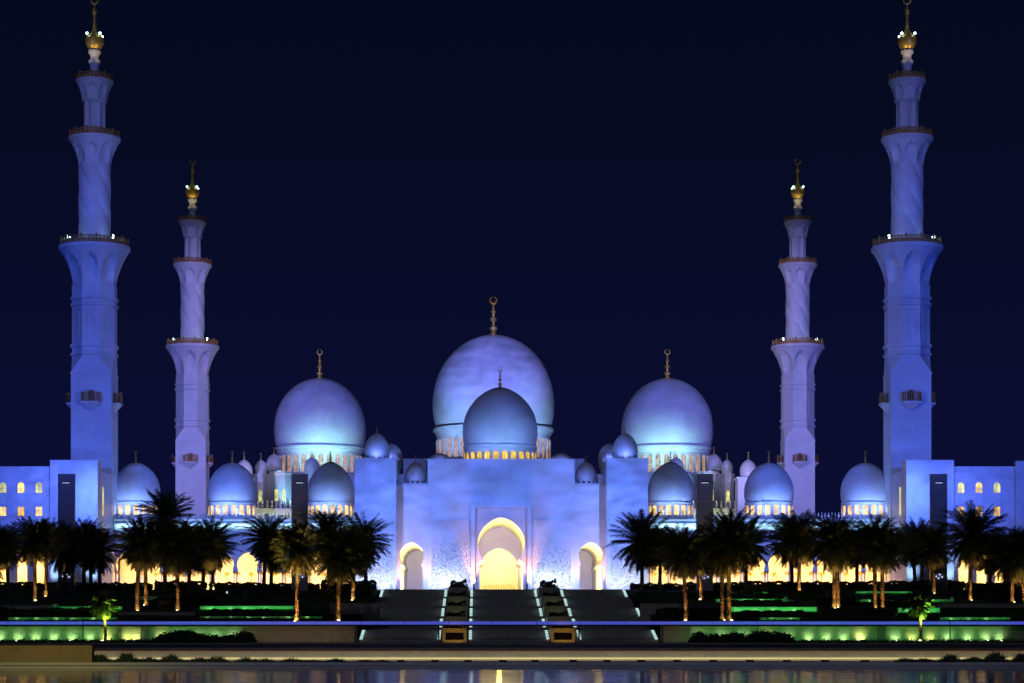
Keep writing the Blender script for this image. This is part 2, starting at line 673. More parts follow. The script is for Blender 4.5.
def finial_mesh(h, key, crescent=True):
    m = MB()
    w = h * 0.09
    prof = [(w * 1.7, -0.03 * h), (w * 1.7, 0.01 * h), (w * 0.9, 0.05 * h), (w * 0.6, 0.10 * h), (w * 1.25, 0.17 * h), (w * 1.25, 0.2 * h),
            (w * 0.45, 0.27 * h), (w * 0.42, 0.33 * h), (w * 1.0, 0.40 * h), (w * 0.9, 0.45 * h), (w * 0.35, 0.5 * h), (w * 0.35, 0.56 * h),
            (w * 0.75, 0.61 * h), (w * 0.35, 0.67 * h), (w * 0.28, 0.79 * h), (w * 0.1, 0.83 * h)]
    m.lathe(prof, 14)
    # crescent ring in the x/z plane, open at the top
    ro, zc = h * 0.085, h * 0.91
    k = 22
    prev = None
    for i in range(k + 1):
        a = PI / 2 + R(8) + (2 * PI - R(16)) * i / k
        th = w * 0.34 * (0.25 + 0.75 * math.sin(PI * i / k))
        p = (ro * math.cos(a), 0, zc + ro * math.sin(a))
        if prev:
            m.tube(prev[0], p, prev[1], th, 6)
        prev = (p, th)
    return m.mesh('finial', gold, 40)


def window_mesh(w, h, depth, pm, frame=0.14):
    """arched window, sill at z=0, outside face towards -y"""
    m = MB()
    r = w / 2
    out_ = [(-r - frame, -frame), (-r - frame, h - r)]
    inn = [(-r, 0.0), (-r, h - r)]
    k = 10
    for i in range(1, k):
        a = PI - PI * i / k
        out_.append(((r + frame) * math.cos(a), h - r + (r + frame * 1.6) * math.sin(a) ** 0.9))
        inn.append((r * math.cos(a), h - r + r * 1.12 * math.sin(a) ** 0.9))
    out_ += [(r + frame, h - r), (r + frame, -frame)]
    inn += [(r, h - r), (r, 0.0)]
    nn = len(out_)
    vs = [(p[0], -depth, p[1]) for p in out_] + [(p[0], -depth, p[1]) for p in inn] + [(p[0], depth, p[1]) for p in out_] + [(p[0], depth, p[1]) for p in inn]
    fs = []
    for i in range(nn):
        j = (i + 1) % nn
        fs += [(i, j, nn + j, nn + i), (i, i + 2 * nn, j + 2 * nn, j), (nn + i, nn + j, 3 * nn + j, 3 * nn + i)]
    m.add(vs, fs, 0)
    m.add([(p[0], -depth * 0.45, p[1]) for p in inn], [tuple(range(nn))], 1)
    # mullion
    m.box(-0.035 * w, 0.035 * w, -depth * 0.7, -depth * 0.4, 0, h * 0.98, 0)
    m.box(-0.48 * w, 0.48 * w, -depth * 0.7, -depth * 0.4, h * 0.42, h * 0.42 + 0.03 * h, 0)
    return m.mesh('window', [marble_s, pm])


CACHE = {}


def cached(key, fn):
    if key not in CACHE:
        CACHE[key] = fn()
    return CACHE[key]


def make_dome(parent, x, y, zdrum, zband, Rr, H, nwin, ww, wh, wz, pm, fin, p=0.55, rd=0.93, capped=False, name='dome',
              merlon=False, front=110):
    key = (round(Rr, 3), round(H, 3), p)

    def shell():
        m = MB()
        m.lathe(dome_profile(Rr, H, p), 72 if Rr > 4 else 40)
        return m.mesh(name, marble_s, 35)
    o = link(name, cached(('d',) + key, shell), parent, (x, y, zband))

    def drum():
        m = MB()
        h = zband - zdrum
        rr = Rr * rd
        m.lathe([(rr * 1.02, -h), (rr * 1.02, -h * 0.9), (rr, -h * 0.88), (rr, -h * 0.22), (rr * 1.025, -h * 0.2), (rr * 1.03, -h * 0.12),
                 (Rr * 0.985, -0.075 * Rr)], 72 if Rr > 4 else 40)
        return m.mesh('drum', marble_s, 35)
    link('drum', cached(('dr', round(zband - zdrum, 3)) + key, drum), o)
    if nwin:
        wm = cached(('w', ww, wh, pm.name), lambda: window_mesh(ww, wh, 0.08 + 0.07 * ww, pm, 0.1 * ww + 0.03))
        for i in range(nwin):
            a = -PI / 2 + 2 * PI * (i + 0.5) / nwin
            da = abs((a + PI / 2 + PI) % (2 * PI) - PI)
            if math.degrees(da) > front:
                continue
            rr = Rr * rd + 0.01
            link('window', wm, o, (rr * math.cos(a), rr * math.sin(a), wz - zband), a + PI / 2)
    if fin:
        link('finial', cached(('f', round(fin, 2)), lambda: finial_mesh(fin, 0)), o, (0, 0, H - 0.01 * Rr))
    if capped:
        def cap_():
            m = MB()
            pr = [(max(0.02, q[0]) * 1.012 + 0.02, q[1] + 0.03) for q in dome_profile(Rr, H, p, False) if q[1] > H * 0.945]
            m.lathe(pr, 24)
            return m.mesh('dome_cap', tower_stone, 40)
        link('dome_cap', cached(('cap',) + key, cap_), o)
    return o


# ------------------------------------------------------------------ prayer hall (behind the courtyard)
ph = thing('prayer_hall', (X0, 570, ZP), 'great prayer hall with three huge white domes behind the courtyard', 'prayer hall')


def rel(dx, d, Z, o=ph):
    return (dx, d - o.location.y, Z - o.location.z)


def relbox(m, x0, x1, d0, d1, z0, z1, base=(570, ZP), mi=0):
    m.box(x0, x1, d0 - base[0], d1 - base[0], z0 - base[1], z1 - base[1], mi)


m = MB()
relbox(m, -74, 74, 570, 640, ZP, 33.2)
relbox(m, -74.5, 74.5, 569.6, 570.2, 32.2, 33.6)
m.build('wall', marble, ph)
m = MB()
relbox(m, -60, 60, 577, 632, 33.2, 43.0)
relbox(m, -24, 24, 584, 640, 43.0, 47.6)
m.build('upper_wall', marble, ph)
# pierced parapet
m = MB()
for i in range(-60, 61):
    x = i * 1.2
    m.lathe([(0.16, 33.6 - ZP), (0.3, 34.2 - ZP), (0.14, 34.9 - ZP), (0.26, 35.3 - ZP), (0.02, 35.9 - ZP)], 6, x, -0.1)
m.build('parapet', marble_s, ph)
make_dome(ph, 0, 30, 46.5 - ZP, 57.4 - ZP, 16.6, 25.2, 40, 1.5, 5.2, 48.5 - ZP, pane_p, 10.6, 0.50)
for s in (-1, 1):
    make_dome(ph, s * 47, 25, 43 - ZP, 51.6 - ZP, 12.45, 18.6, 32, 1.45, 4.6, 44.2 - ZP, pane_p, 8.0, 0.50)
# corner turrets with their little domes
tw = cached('tw', lambda: window_mesh(0.9, 3.0, 0.12, pane_c, 0.14))
for s in (-1, 1):
    for (px, w, top, rr, dd, pm) in ((281, 5.6, 472, 0, 574, pane_c), (261, 3.4, 474, 1.6, 577, pane_p), (274, 2.2, 471, 2.05, 578, pane_p),
                                     (312, 3.0, 474, 2.0, 577, pane_p)):
        x = s * abs(xx(px, dd) - X0)
        z1 = zx(top, dd)
        m = MB()
        m.lathe([(w / 2 * 1.08, 33.2 - ZP), (w / 2 * 1.08, z1 - ZP - 0.8), (w / 2 * 1.2, z1 - ZP - 0.6), (w / 2 * 1.2, z1 - ZP)], 8, x, dd - 570, PI / 8)
        tu = m.build('turret', marble_s, ph)
        if px in (281, 261):
            for kx in (-0.9, 0.9) if px == 281 else (0,):
                link('window', tw, tu, (x + kx, dd - 570 - w / 2 - 0.03, 35.6 - ZP))
        if rr:
            make_dome(ph, x, dd - 570, z1 - ZP, z1 + 0.9 - ZP, rr, rr * 1.75, 0, 1, 1, 1, pane_c, 1.8, 0.6)

# uplights washing drums and the hall's front
for s in (-1, 1):
    for q_ in (37.5, 44, 51, 57):
        spot((X0 + s * q_, 577.5, 43.5), (X0 + s * (47 + (q_ - 47) * 0.6), 584.5, 54), 3.8 * K, (0.42, 1.0, 0.82), 110, 1.0)
    spot((X0 + s * 16, 574, 45), (X0 + s * 12, 590, 62), 22 * K, (0.26, 0.50, 1.0), 80, 0.9)
    area((X0 + s * 52, 567.5, 26), (X0 + s * 52, 570, 31), 2.6 * K, (0.95, 1.0, 0.45), 36, 0.4)
    spot((X0 + s * 54, 566, 35), (X0 + s * 52, 576, 41), 2.2 * K, (0.3, 0.8, 1.0), 80, 0.8)
    for fz, fd, fx in ((93, 600, 0), (74, 595, 47)):  # added off-frame warm beams brightening the gilt finials
        spot((X0 + s * 62, 190, 34), (X0 + s * fx, fd, fz), 800 * K * (1 if fx else 0.6), (1.0, 0.8, 0.35), 1.3, 0.5)

# ------------------------------------------------------------------ courtyard arcades left and right with a dome each
for s, side in ((-1, 'left'), (1, 'right')):
    t = thing('court_arcade', (X0 + s * 76, 412, ZP), 'long domed arcade running back along the %s side of the courtyard' % side, 'arcade',
              'arcades around the courtyard')
    m = MB()
    m.box(-5, 5, 0, 155, 0, 13.6)
    m.build('wall', marble, t)
    make_dome(t, 0, 150, 13.6, 20.0, 4.57, 7.6, 18, 0.92, 1.85, 15.0, pane_w, 2.1, 0.6)
    spot((X0 + s * 70, 548, 25), (X0 + s * 76, 562, 31), 6 * K, (0.2, 0.25, 1.0), 70, 0.9)
    # block with the pale little dome beside the rear minaret
    t = thing('stair_pavilion', (X0 + s * 63.6, 555, ZP), 'pale pavilion with onion dome seen just behind the front arcade on the %s' % side,
              'pavilion', 'pavilions by the rear minarets')
    m = MB()
    m.box(-2.6, 2.6, -3, 3, 0, zx(477, 552) - ZP)
    m.box(-2.9, 2.9, -3.3, 3.3, zx(479, 552) - ZP, zx(478, 552) - ZP + 0.3)
    m.build('wall', marble_s, t)
    make_dome(t, 0.4, 0, zx(477, 555) - ZP, zx(475, 555) - ZP, 2.15, 3.9, 0, 1, 1, 1, pane_c, 2.0, 0.62)
    spot((X0 + s * 50, 500, 30), (X0 + s * 63.6, 555, 42), 55 * K, (0.6, 0.55, 1.0), 22, 0.8)


# ------------------------------------------------------------------ minarets
def make_minaret():
    S = 404.0 / F
    z = lambda y: (VY - y) * S - ZP
    root = thing('minaret', (0, 0, ZP), None, 'minaret', 'four white minarets of the mosque')
    hw = 24 * S * 0.835
    # square shaft and its chamfered change to an octagon
    m = MB()
    m.box(-hw, hw, -hw, hw, 0, z(376))
    m.box(-hw * 1.03, hw * 1.03, -hw * 1.03, hw * 1.03, z(376), z(374.4))
    zt0, zt1 = z(374.4), z(358)
    ro = 22 * S
    sq, oc = [], []
    k = math.tan(PI / 8)
    for (a, b_) in ((1, k), (k, 1), (-k, 1), (-1, k), (-1, -k), (-k, -1), (k, -1), (1, -k)):
        oc.append((a * ro * 0.95, b_ * ro * 0.95, zt1))
    q = hw
    for (a, b_) in ((q, q), (q, q), (-q, q), (-q, q), (-q, -q), (-q, -q), (q, -q), (q, -q)):
        sq.append((a * 0.99, b_ * 0.99, zt0))
    m.add(sq + oc, [(i, (i + 1) % 8, 8 + (i + 1) % 8, 8 + i) for i in range(8) if i % 2 == 1] +
          [(i, 8 + (i + 1) % 8, 8 + i) for i in range(0, 8, 2)])
    m.build('square_shaft', marble, root)
    m = MB()
    rr = ro
    c8 = 1 / math.cos(PI / 8)
    pr = []
    for (y, f) in ((360, 1.0), (357, 1.0), (356.5, 1.07), (354.5, 1.07), (354, 1.0), (349, 1.0), (348.5, 1.07), (345.5, 1.07), (345, 1.0),
                   (308, 1.0), (307.5, 1.06), (305, 1.06), (304.5, 1.0), (301.5, 1.0), (301, 1.06), (298.5, 1.06), (298, 1.0), (286, 1.0)):
        pr.append((rr * f * c8 * 0.96, z(y)))
    m.lathe(pr, 8, rot=PI / 8)
    # raised frames round the blind slot on each face
    for i in range(8):
        a = i * PI / 4
        M = Matrix.Rotation(a, 4, 'Z')
        rin = rr * 0.96
        for (x0, x1, y0, y1) in ((-0.75, -0.6, 342, 312), (0.6, 0.75, 342, 312), (-0.75, 0.75, 312.6, 311.8)):
            vs = [M @ Vector((rin + dx, yy, zz)) for dx in (-0.05, 0.10) for yy in (x0, x1) for zz in (z(y0), z(y1))]
            m.add(vs, [(0, 1, 3, 2), (4, 6, 7, 5), (0, 2, 6, 4), (1, 5, 7, 3), (0, 4, 5, 1), (2, 3, 7, 6)])
    m.build('octagonal_shaft', marble, root)

    def flare(name, y0, r0, y1, r1, n, lobes, depth, lip):
        m = MB()
        pr = []
        k = 14
        for i in range(k + 1):
            u = i / k
            rr = r0 + (r1 - r0) * (0.35 * u + 0.65 * u ** 2.4)
            pr.append((rr * S, z(y0 + (y1 - y0) * u)))
        za, zb = pr[0][1], pr[-1][1]

        def mod(a, zz):
            u = min(1, max(0, (zz - za) / (zb - za)))
            lobe = abs(math.cos(a * lobes / 2))
            # niche under a pointed arch: the hollow closes towards the lip
            hollow = 1 if u < 0.30 + 0.50 * lobe else 0
            return 1 - depth * hollow * min(1, u * 6) * lobe
        m.lathe(pr, n, mod=mod)
        m.lathe([(r1 * S * 1.0, z(y1) - 0.02), (r1 * S * 1.03, z(y1)), (r1 * S * 1.03, z(y1 - lip)), (r1 * S * 0.9, z(y1 - lip) + 0.02)], 48)
        return m.build(name, marble_s, root, smooth=24)

    def railing(parent, r, y0, y1, n, name='railing'):
        m = MB()
        rr = r * S
        h0, h1 = z(y0), z(y1)
        m.lathe([(rr, h0), (rr, h0 + 0.12), (rr * 0.97, h0 + 0.12), (rr * 0.97, h0)], 40, cap=False)
        m.lathe([(rr, h1 - 0.35), (rr, h1 - 0.18), (rr * 0.97, h1 - 0.18), (rr * 0.97, h1 - 0.35)], 40, cap=False)
        for i in range(n):
            a = 2 * PI * i / n
            x, y = rr * 0.985 * math.cos(a), rr * 0.985 * math.sin(a)
            big = i % 4 == 0
            w = 0.16 if big else 0.10
            m.lathe([(w, h0), (w, h1 - (0.2 if big else 0.4)), (w * 1.6, h1 - 0.15 if big else h1 - 0.38), (0.02, h1 + (0.25 if big else -0.3))], 5, x, y)
        # lattice panel
        m.lathe([(rr * 0.978, h0 + 0.1), (rr * 0.978, h0 + (h1 - h0) * 0.55)], 40, cap=False)
        return m.build(name, goldrail, parent)

    b1 = flare('main_balcony', 288, 21.5, 251, 34.5, 128, 8, 0.16, 3.5)
    railing(b1, 34.2, 247.5, 239.5, 56)
    # round shaft with spiral ribs
    m = MB()
    pr = [(16 * S, z(250) + (z(165) - z(250)) * i / 60) for i in range(61)]
    m.lathe(pr, 96, mod=lambda a, zz: 1 - 0.075 * (abs(((a * 5 / PI + zz * 0.36) % 2) - 1) ** 3))
    m.build('spiral_shaft', marble_s, root, smooth=30)
    b2 = flare('middle_balcony', 168, 16, 141, 25, 96, 8, 0.14, 2.5)
    railing(b2, 24.8, 138.5, 131.5, 44)
    m = MB()
    pr = [(12.6 * S, z(142)), (12.6 * S, z(136)), (11.4 * S, z(133)), (11.4 * S, z(103)), (12.4 * S, z(100))]
    m.lathe(pr, 96, mod=lambda a, zz: 1 - 0.20 * (abs(math.sin(a * 4 + 0.4)) ** 0.7) if z(134) < zz < z(102) else 1)
    m.build('fluted_shaft', marble_s, root, smooth=30)
    b3 = flare('top_balcony', 102, 12.6, 83, 18, 64, 8, 0.12, 2.0)
    railing(b3, 17.8, 81, 74.5, 32)
    m = MB()
    m.lathe([(7 * S, z(82)), (5.5 * S, z(78)), (4.4 * S, z(70)), (4.6 * S, z(66)), (6.2 * S, z(63)), (6.2 * S, z(61.5)), (4.2 * S, z(59)), (4.2 * S, z(56)),
             (6.4 * S, z(53)), (6.4 * S, z(51)), (4 * S, z(49.5))], 24)
    m.build('neck', marble_s, root, smooth=40)
    m = MB()
    m.lathe([(4.5 * S, z(50)), (7.6 * S, z(47)), (9.2 * S, z(42.5)), (9.0 * S, z(38.5)), (7.2 * S, z(36.6)), (5.4 * S, z(34.5)), (3.2 * S, z(32)), (2.2 * S, z(28)), (1.8 * S, z(24)),
             (1.6 * S, z(17)), (1.5 * S, z(15))], 28)
    m.build('gilt_bulb', gold, root, smooth=40)
    m = MB()
    m.lathe([(1.2 * S, z(16)), (2.6 * S, z(14)), (3.0 * S, z(11.5)), (2.2 * S, z(9.2)), (0.9 * S, z(7.5)), (0.7 * S, z(4))], 16)
    ro2, zc = 3.6 * S, z(0.4)
    prev = None
    for i in range(23):
        a = PI / 2 + R(8) + (2 * PI - R(16)) * i / 22
        th = 0.22 * (0.25 + 0.75 * math.sin(PI * i / 22))
        p = (ro2 * math.cos(a), 0, zc + ro2 * math.sin(a))
        if prev:
            m.tube(prev[0], p, prev[1], th, 6)
        prev = (p, th)
    m.build('finial', gold, root, smooth=40)
    # little balconies high on each side of the square shaft
    for i in range(4):
        a = i * PI / 2
        m = MB()
        w = 1.55
        zz0, zz1 = z(405), z(413)
        m.add([(-w, 0, zz0), (w, 0, zz0), (w, -1.15, zz0), (-w, -1.15, zz0), (-0.15, 0.02, zz1), (0.15, 0.02, zz1), (0.15, -0.1, zz1), (-0.15, -0.1, zz1)],
              [(0, 3, 2, 1), (4, 5, 6, 7), (3, 7, 6, 2), (2, 6, 5, 1), (0, 4, 7, 3)])
        m.box(-w - 0.1, w + 0.1, -1.25, 0, zz0, zz0 + 0.25)
        c_ = m.mesh('side_balcony', marble_s)
        ob = link('side_balcony', c_, root, (hw * math.sin(a), -hw * math.cos(a), 0), a)
        m = MB()
        h1 = z(395)
        zz = zz0 + 0.25
        for (xa, ya, xb, yb) in ((-w, -1.15, w, -1.15), (-w, -1.15, -w, 0), (w, -1.15, w, 0)):
            m.tube((xa, ya, h1), (xb, yb, h1), 0.07, n=5)
            k = 9 if xa != xb else 3
            for j in range(k + 1):
                u = j / k
                hh = h1 + (0.55 * math.sin(PI * u) if xa != xb else 0)
                m.tube((xa + (xb - xa) * u, ya + (yb - ya) * u, zz), (xa + (xb - xa) * u, ya + (yb - ya) * u, hh), 0.12, 0.06, n=5)
        m.build('railing', goldrail, ob)
        # doorway behind the rail
        m = MB()
        m.prism(arch_pts(0, zz0 + 0.25, 0.55, zz0 + 1.5, 0.55, 0.6, 8), -0.05, 0.02)
        m.build('door', mat('dark_opening', (0.05, 0.045, 0.05), 0.7), ob)
    # lamps on the first balcony and round the gilt bulb
    for i in range(4):
        a = PI / 4 + i * PI / 2
        for (r_, y_, q) in ((9.2, 35, 0.24), (31, 240.5, 0.34)):
            m = MB()
            m.lathe([(0.05, -q), (q * 0.75, -q * 0.6), (q, 0), (q * 0.75, q * 0.6), (0.05, q)], 10)
            m.build('lamp', lamp_c, root, (r_ * S * math.cos(a), r_ * S * math.sin(a), z(y_)))
    return root


proto = make_minaret()
spots4 = [(-74.6, 404.0, 'tall deep-blue minaret rising behind the corner block at the left edge'),
          (74.6, 404.0, 'tall deep-blue minaret rising behind the corner block at the right edge'),
          (-74.4, 541.0, 'pale lavender minaret further back, between two arcade domes on the left'),
          (74.4, 541.0, 'pale lavender minaret further back, between two arcade domes on the right')]
for i, (dx, d, lb) in enumerate(spots4):
    o = proto if i == 0 else copy_tree(proto)
    o.location = (X0 + dx, d, ZP)
    o['label'] = lb
    for s in (-1, 1):
        spot((X0 + dx + s * 2.6, d - 3.2, 103.5), (X0 + dx, d, 110.5), 0.35 * K, (1.0, 0.8, 0.4), 60, 0.8, size=0.15)


# ------------------------------------------------------------------ corner blocks beside the near minarets
def corner_block(s, side):
    D = 385.0
    t = thing('corner_block', (X0 + s * 75, D, ZP), 'pale flat-roofed corner block with lit windows below the near minaret on the %s' % side,
              'building', 'corner blocks below the near minarets')
    L = lambda dx: s * dx - s * 75      # outward distance from the axis -> local x
    zt, zw = zx(460, D) - ZP, 30.1 - ZP

    def bx(m, a, b_, d0, d1, z0, z1):
        xa, xb = sorted((L(a), L(b_)))
        m.box(xa, xb, d0 - D, d1 - D, z0, z1)
    m = MB()
    bx(m, 70.75, 79.1, D, D + 4, 0, zt)
    m.build('pylon', marble, t)
    # rear of the block and the outer wing, with open arches at the foot
    m = MB()
    bx(m, 70.9, 78.0, D + 4, 399.4, 0, 29.6 - ZP)
    bx(m, 79.1, 110, D + 5.5, 399.4, 0, zw)
    bx(m, 79.1, 110, D + 0.9, D + 5.5, 6.6, zw)
    bx(m, 79.1, 110, D + 0.6, D + 0.9, zx(477, D) - ZP, zx(475, D) - ZP)
    if s > 0:
        bx(m, 90.0, 101, D + 0.2, D + 0.9, 6.6, zw + 0.9)
    pitch = 3.17
    n_ = 9
    for i in range(n_):
        a = 79.1 + 0.3 + pitch * i
        xa, xb = sorted((L(a), L(a + pitch)))
        cx = (xa + xb) / 2
        m.prism(arch_bay(xa, xb, 0, 6.6, arch_pts(cx, 0, 0.85, 4.4, 0.8, 0.95, 14, 0.3)), 0.9, 1.6)
    bx(m, 79.1, 79.4, D + 0.9, D + 5.5, 0, 6.6)
    m.build('wall', marble, t)
    # windows
    hi = cached('cb_hi', lambda: window_mesh(1.15, 1.75, 0.10, pane_c, 0.13))
    hi2 = cached('cb_hi2', lambda: window_mesh(1.15, 1.75, 0.10, pane_w, 0.13))

    def sqwin(pm):
        m = MB()
        w, h = 0.55, 1.55
        m.box(-w - 0.12, -w, -0.1, 0.1, -0.1, h + 0.1)
        m.box(w, w + 0.12, -0.1, 0.1, -0.1, h + 0.1)
        m.box(-w, w, -0.1, 0.1, h, h + 0.12)
        m.box(-w, w, -0.1, 0.1, -0.12, 0)
        m.box(-0.04, 0.04, -0.04, 0.0, 0, h)
        m.box(-w, w, -0.04, 0.0, h * 0.55, h * 0.55 + 0.07)
        m.add([(-w, 0.02, 0), (w, 0.02, 0), (w, 0.02, h), (-w, 0.02, h)], [(0, 1, 2, 3)], 1)
        return m.mesh('window', [marble_s, pm])
    lo = cached('cb_lo', lambda: sqwin(pane_y))
    lo2 = cached('cb_lo2', lambda: sqwin(pane_w))
    pxs = (38, 20, 2, -16) if s < 0 else (962, 980, 998, 1034)
    for k, px in enumerate(pxs):
        x = xx(px, D) - (X0 + s * 75)
        link('window', hi if k % 2 == 0 else hi2, t, (x, 0.86, zx(492.5, D) - ZP))
        link('window', lo if (k + (s > 0)) % 2 else lo2, t, (x, 0.86, zx(515.5, D) - ZP))
        m = MB()
        m.box(-0.62, 0.62, 0.80, 0.895, zx(504.5, D) - ZP, zx(493.5, D) - ZP)
        m.build('spandrel_panel', marble_s, t, (x, 0, 0))
    # tall slot window in the inner side wall
    m = MB()
    m.box(-0.05, 0.05, -0.5, 0.5, 0, 5.0)
    xw = L(70.9) - s * 0.03
    sw = m.build('side_window', pane_c, t, (xw, 6.2, 21.6 - ZP + 0.2))
    # warm light in the open arches
    for k in range(2):
        xm = X0 + s * (86 + 12 * k)
        area((xm, D + 2.6, ZP + 6.2), (xm, D + 4.2, ZP), 3.2 * K, WARM, 12, 0.6)
    # uplights at the foot of the pylon
    for q in (71.6, 78.2):
        spot((X0 + s * q, D - 1.6, ZP + 0.3), (X0 + s * q, D + 0.3, ZP + 12), 3.0 * K, (0.35, 0.6, 1.0), 70, 0.9)


corner_block(-1, 'left')
corner_block(1, 'right')


# ------------------------------------------------------------------ front arcades
def front_arcade(s, side):
    D = 402.0
    x_in, x_out = 26.4, 70.7
    t = thing('front_arcade', (X0 + s * x_in, D, ZP), 'front arcade of glowing arches under three domes, %s of the gate' % side, 'arcade',
              'arcades either side of the gate')
    nb = 10
    p = (x_out - x_in) / nb
    m = MB()
    zb, zt = 4.1, 21.7 - ZP
    for i in range(nb):
        xa, xb = sorted((s * p * i, s * p * (i + 1)))
        cx = (xa + xb) / 2
        m.prism(arch_bay(xa, xb, zb, zt, arch_pts(cx, zb, 1.72, zb + 0.25, 1.72, 1.93, 18, 0.25)), 0, 0.8)
    xs = sorted((0, s * (x_out - x_in)))
    m.box(xs[0], xs[1], -0.35, 0.0, zx(525.5, D) - ZP, zx(523.5, D) - ZP)
    m.box(xs[0], xs[1], -0.22, 0.0, zt - 0.35, zt)
    m.build('wall', marble, t)
    m = MB()
    m.box(xs[0], xs[1], 7.0, 7.5, 0, zt)
    m.build('back_wall', marble_s, t)
    m = MB()
    m.box(xs[0], xs[1], 0.8, 7.0, 8.2, zt - 0.1)
    m.build('ceiling', marble_s, t)
    m = MB()
    m.box(xs[0], xs[1], 7.5, 16, 12.9, zt - 0.05)
    m.box(xs[0], xs[1], 15.5, 16, 0, 12.9)
    m.build('roof', marble_s, t)
    # openwork crest along the roof edge
    m = MB()
    k = int((x_out - x_in) / 0.62)
    for i in range(k + 1):
        x = s * 0.62 * i
        m.lathe([(0.17, zt), (0.12, zt + 0.28), (0.24, zt + 0.55), (0.1, zt + 0.85), (0.03, zt + 1.25)], 6, x, 0.15)
    m.box(xs[0], xs[1], 0.08, 0.22, zt, zt + 0.16)
    m.build('roof_crest', marble_s, t)

    # paired columns
    def colm():
        m = MB()
        for dx in (-0.24, 0.24):
            m.lathe([(0.22, 0), (0.22, 0.2), (0.15, 0.35), (0.14, 3.35), (0.15, 3.4)], 10, dx, 0.4)
        m.box(-0.5, 0.5, 0.1, 0.7, 3.98, 4.1)
        return m.mesh('column', marble_s, 40)

    def capm():
        m = MB()
        for dx in (-0.24, 0.24):
            m.lathe([(0.15, 3.4), (0.2, 3.5), (0.17, 3.6), (0.3, 3.95), (0.3, 3.98)], 10, dx, 0.4)
        return m.mesh('capital', gold, 40)
    cm, km = cached('colm', colm), cached('capm', capm)
    for i in range(nb + 1):
        c = link('column', cm, t, (s * min(max(p * i, 0.5), x_out - x_in - 0.5), 0, 0))
        link('capital', km, c)
        if 0 < i < nb:
            c = link('column', cm, t, (s * p * i, 4.6, 0))
            link('capital', km, c)
            c = link('column', cm, t, (s * p * (i - 0.5), 6.4, 0))
            link('capital', km, c)
    # domes over the arcade
    for dx in (31.7, 50.0, 68.0):
        small = dx < 40
        Rr = 4.3 if small else 4.6
        make_dome(t, s * (dx - x_in), 8, zt - 0.05, 25.3 - ZP, Rr, 7.5 if small else 7.35, 18, 0.92, 1.85, 22.75 - ZP, pane_w, 2.2, 0.6 if small else 0.54, capped=small)
    # light inside the walk
    xm = X0 + s * (x_in + x_out) / 2
    seg = (x_out - x_in) / 5
    for k_, f_ in enumerate((1.2, 0.75, 1.35, 0.8, 1.1)):
        xk = X0 + s * (x_in + seg * (k_ + 0.5))
        area((xk, D + 2.0, ZP + 8.1), (xk, D + 5.6, ZP), 1.5 * f_ * K, WARM, seg * 0.7, 0.8)
    area((xm, D - 0.75, 20.2), (xm, D - 0.1, 20.9), 0.9 * K, (0.4, 0.8, 1.0), x_out - x_in - 1, 0.15)
    area((xm, D + 6.0, ZP + 0.3), (xm, D + 4.2, ZP + 8), 4 * K, WARM, x_out - x_in - 1, 0.3)
    # uplight along the roof edge onto the domes
    for dx in (31.7, 50.0, 68.0):
        for q in (-2.2, 2.2):
            spot((X0 + s * dx + q, D + 1.4, 21.9), (X0 + s * dx + q * 0.5, D + 6, 29), 1.5 * K, (0.22, 0.40, 1.0), 95, 0.9, size=0.2)


front_arcade(-1, 'left')
front_arcade(1, 'right')

# ------------------------------------------------------------------ gatehouse
GD = 398.0
g = thing('gatehouse', (X0, GD, ZP), 'tall white gatehouse with glowing horseshoe gate and central dome', 'gatehouse')
zc_top = 32.4 - ZP
zs_top = 28.0 - ZP
DEEP = 36.0
gate_out = arch_pts(0, 0, 3.95, 6.2, 3.2, 4.25, 36, 0.35)
side_out = lambda cx: arch_pts(cx, 0, 2.05, 5.3, 1.75, 2.22, 26, 0.2)
m = MB()
m.prism(arch_bay(-13.3, 13.3, 0, zc_top, gate_out), 0, 1.2)
m.box(-13.3, 13.3, DEEP + 14, DEEP + 15, 0, zc_top)
m.box(-13.3, 13.3, 1.2, DEEP + 14, zc_top - 1, zc_top)
m.box(-13.3, -12.6, 1.2, DEEP + 14, 0, zc_top - 1)
m.box(12.6, 13.3, 1.2, DEEP + 14, 0, zc_top - 1)
m.build('front_wall', marble, g)
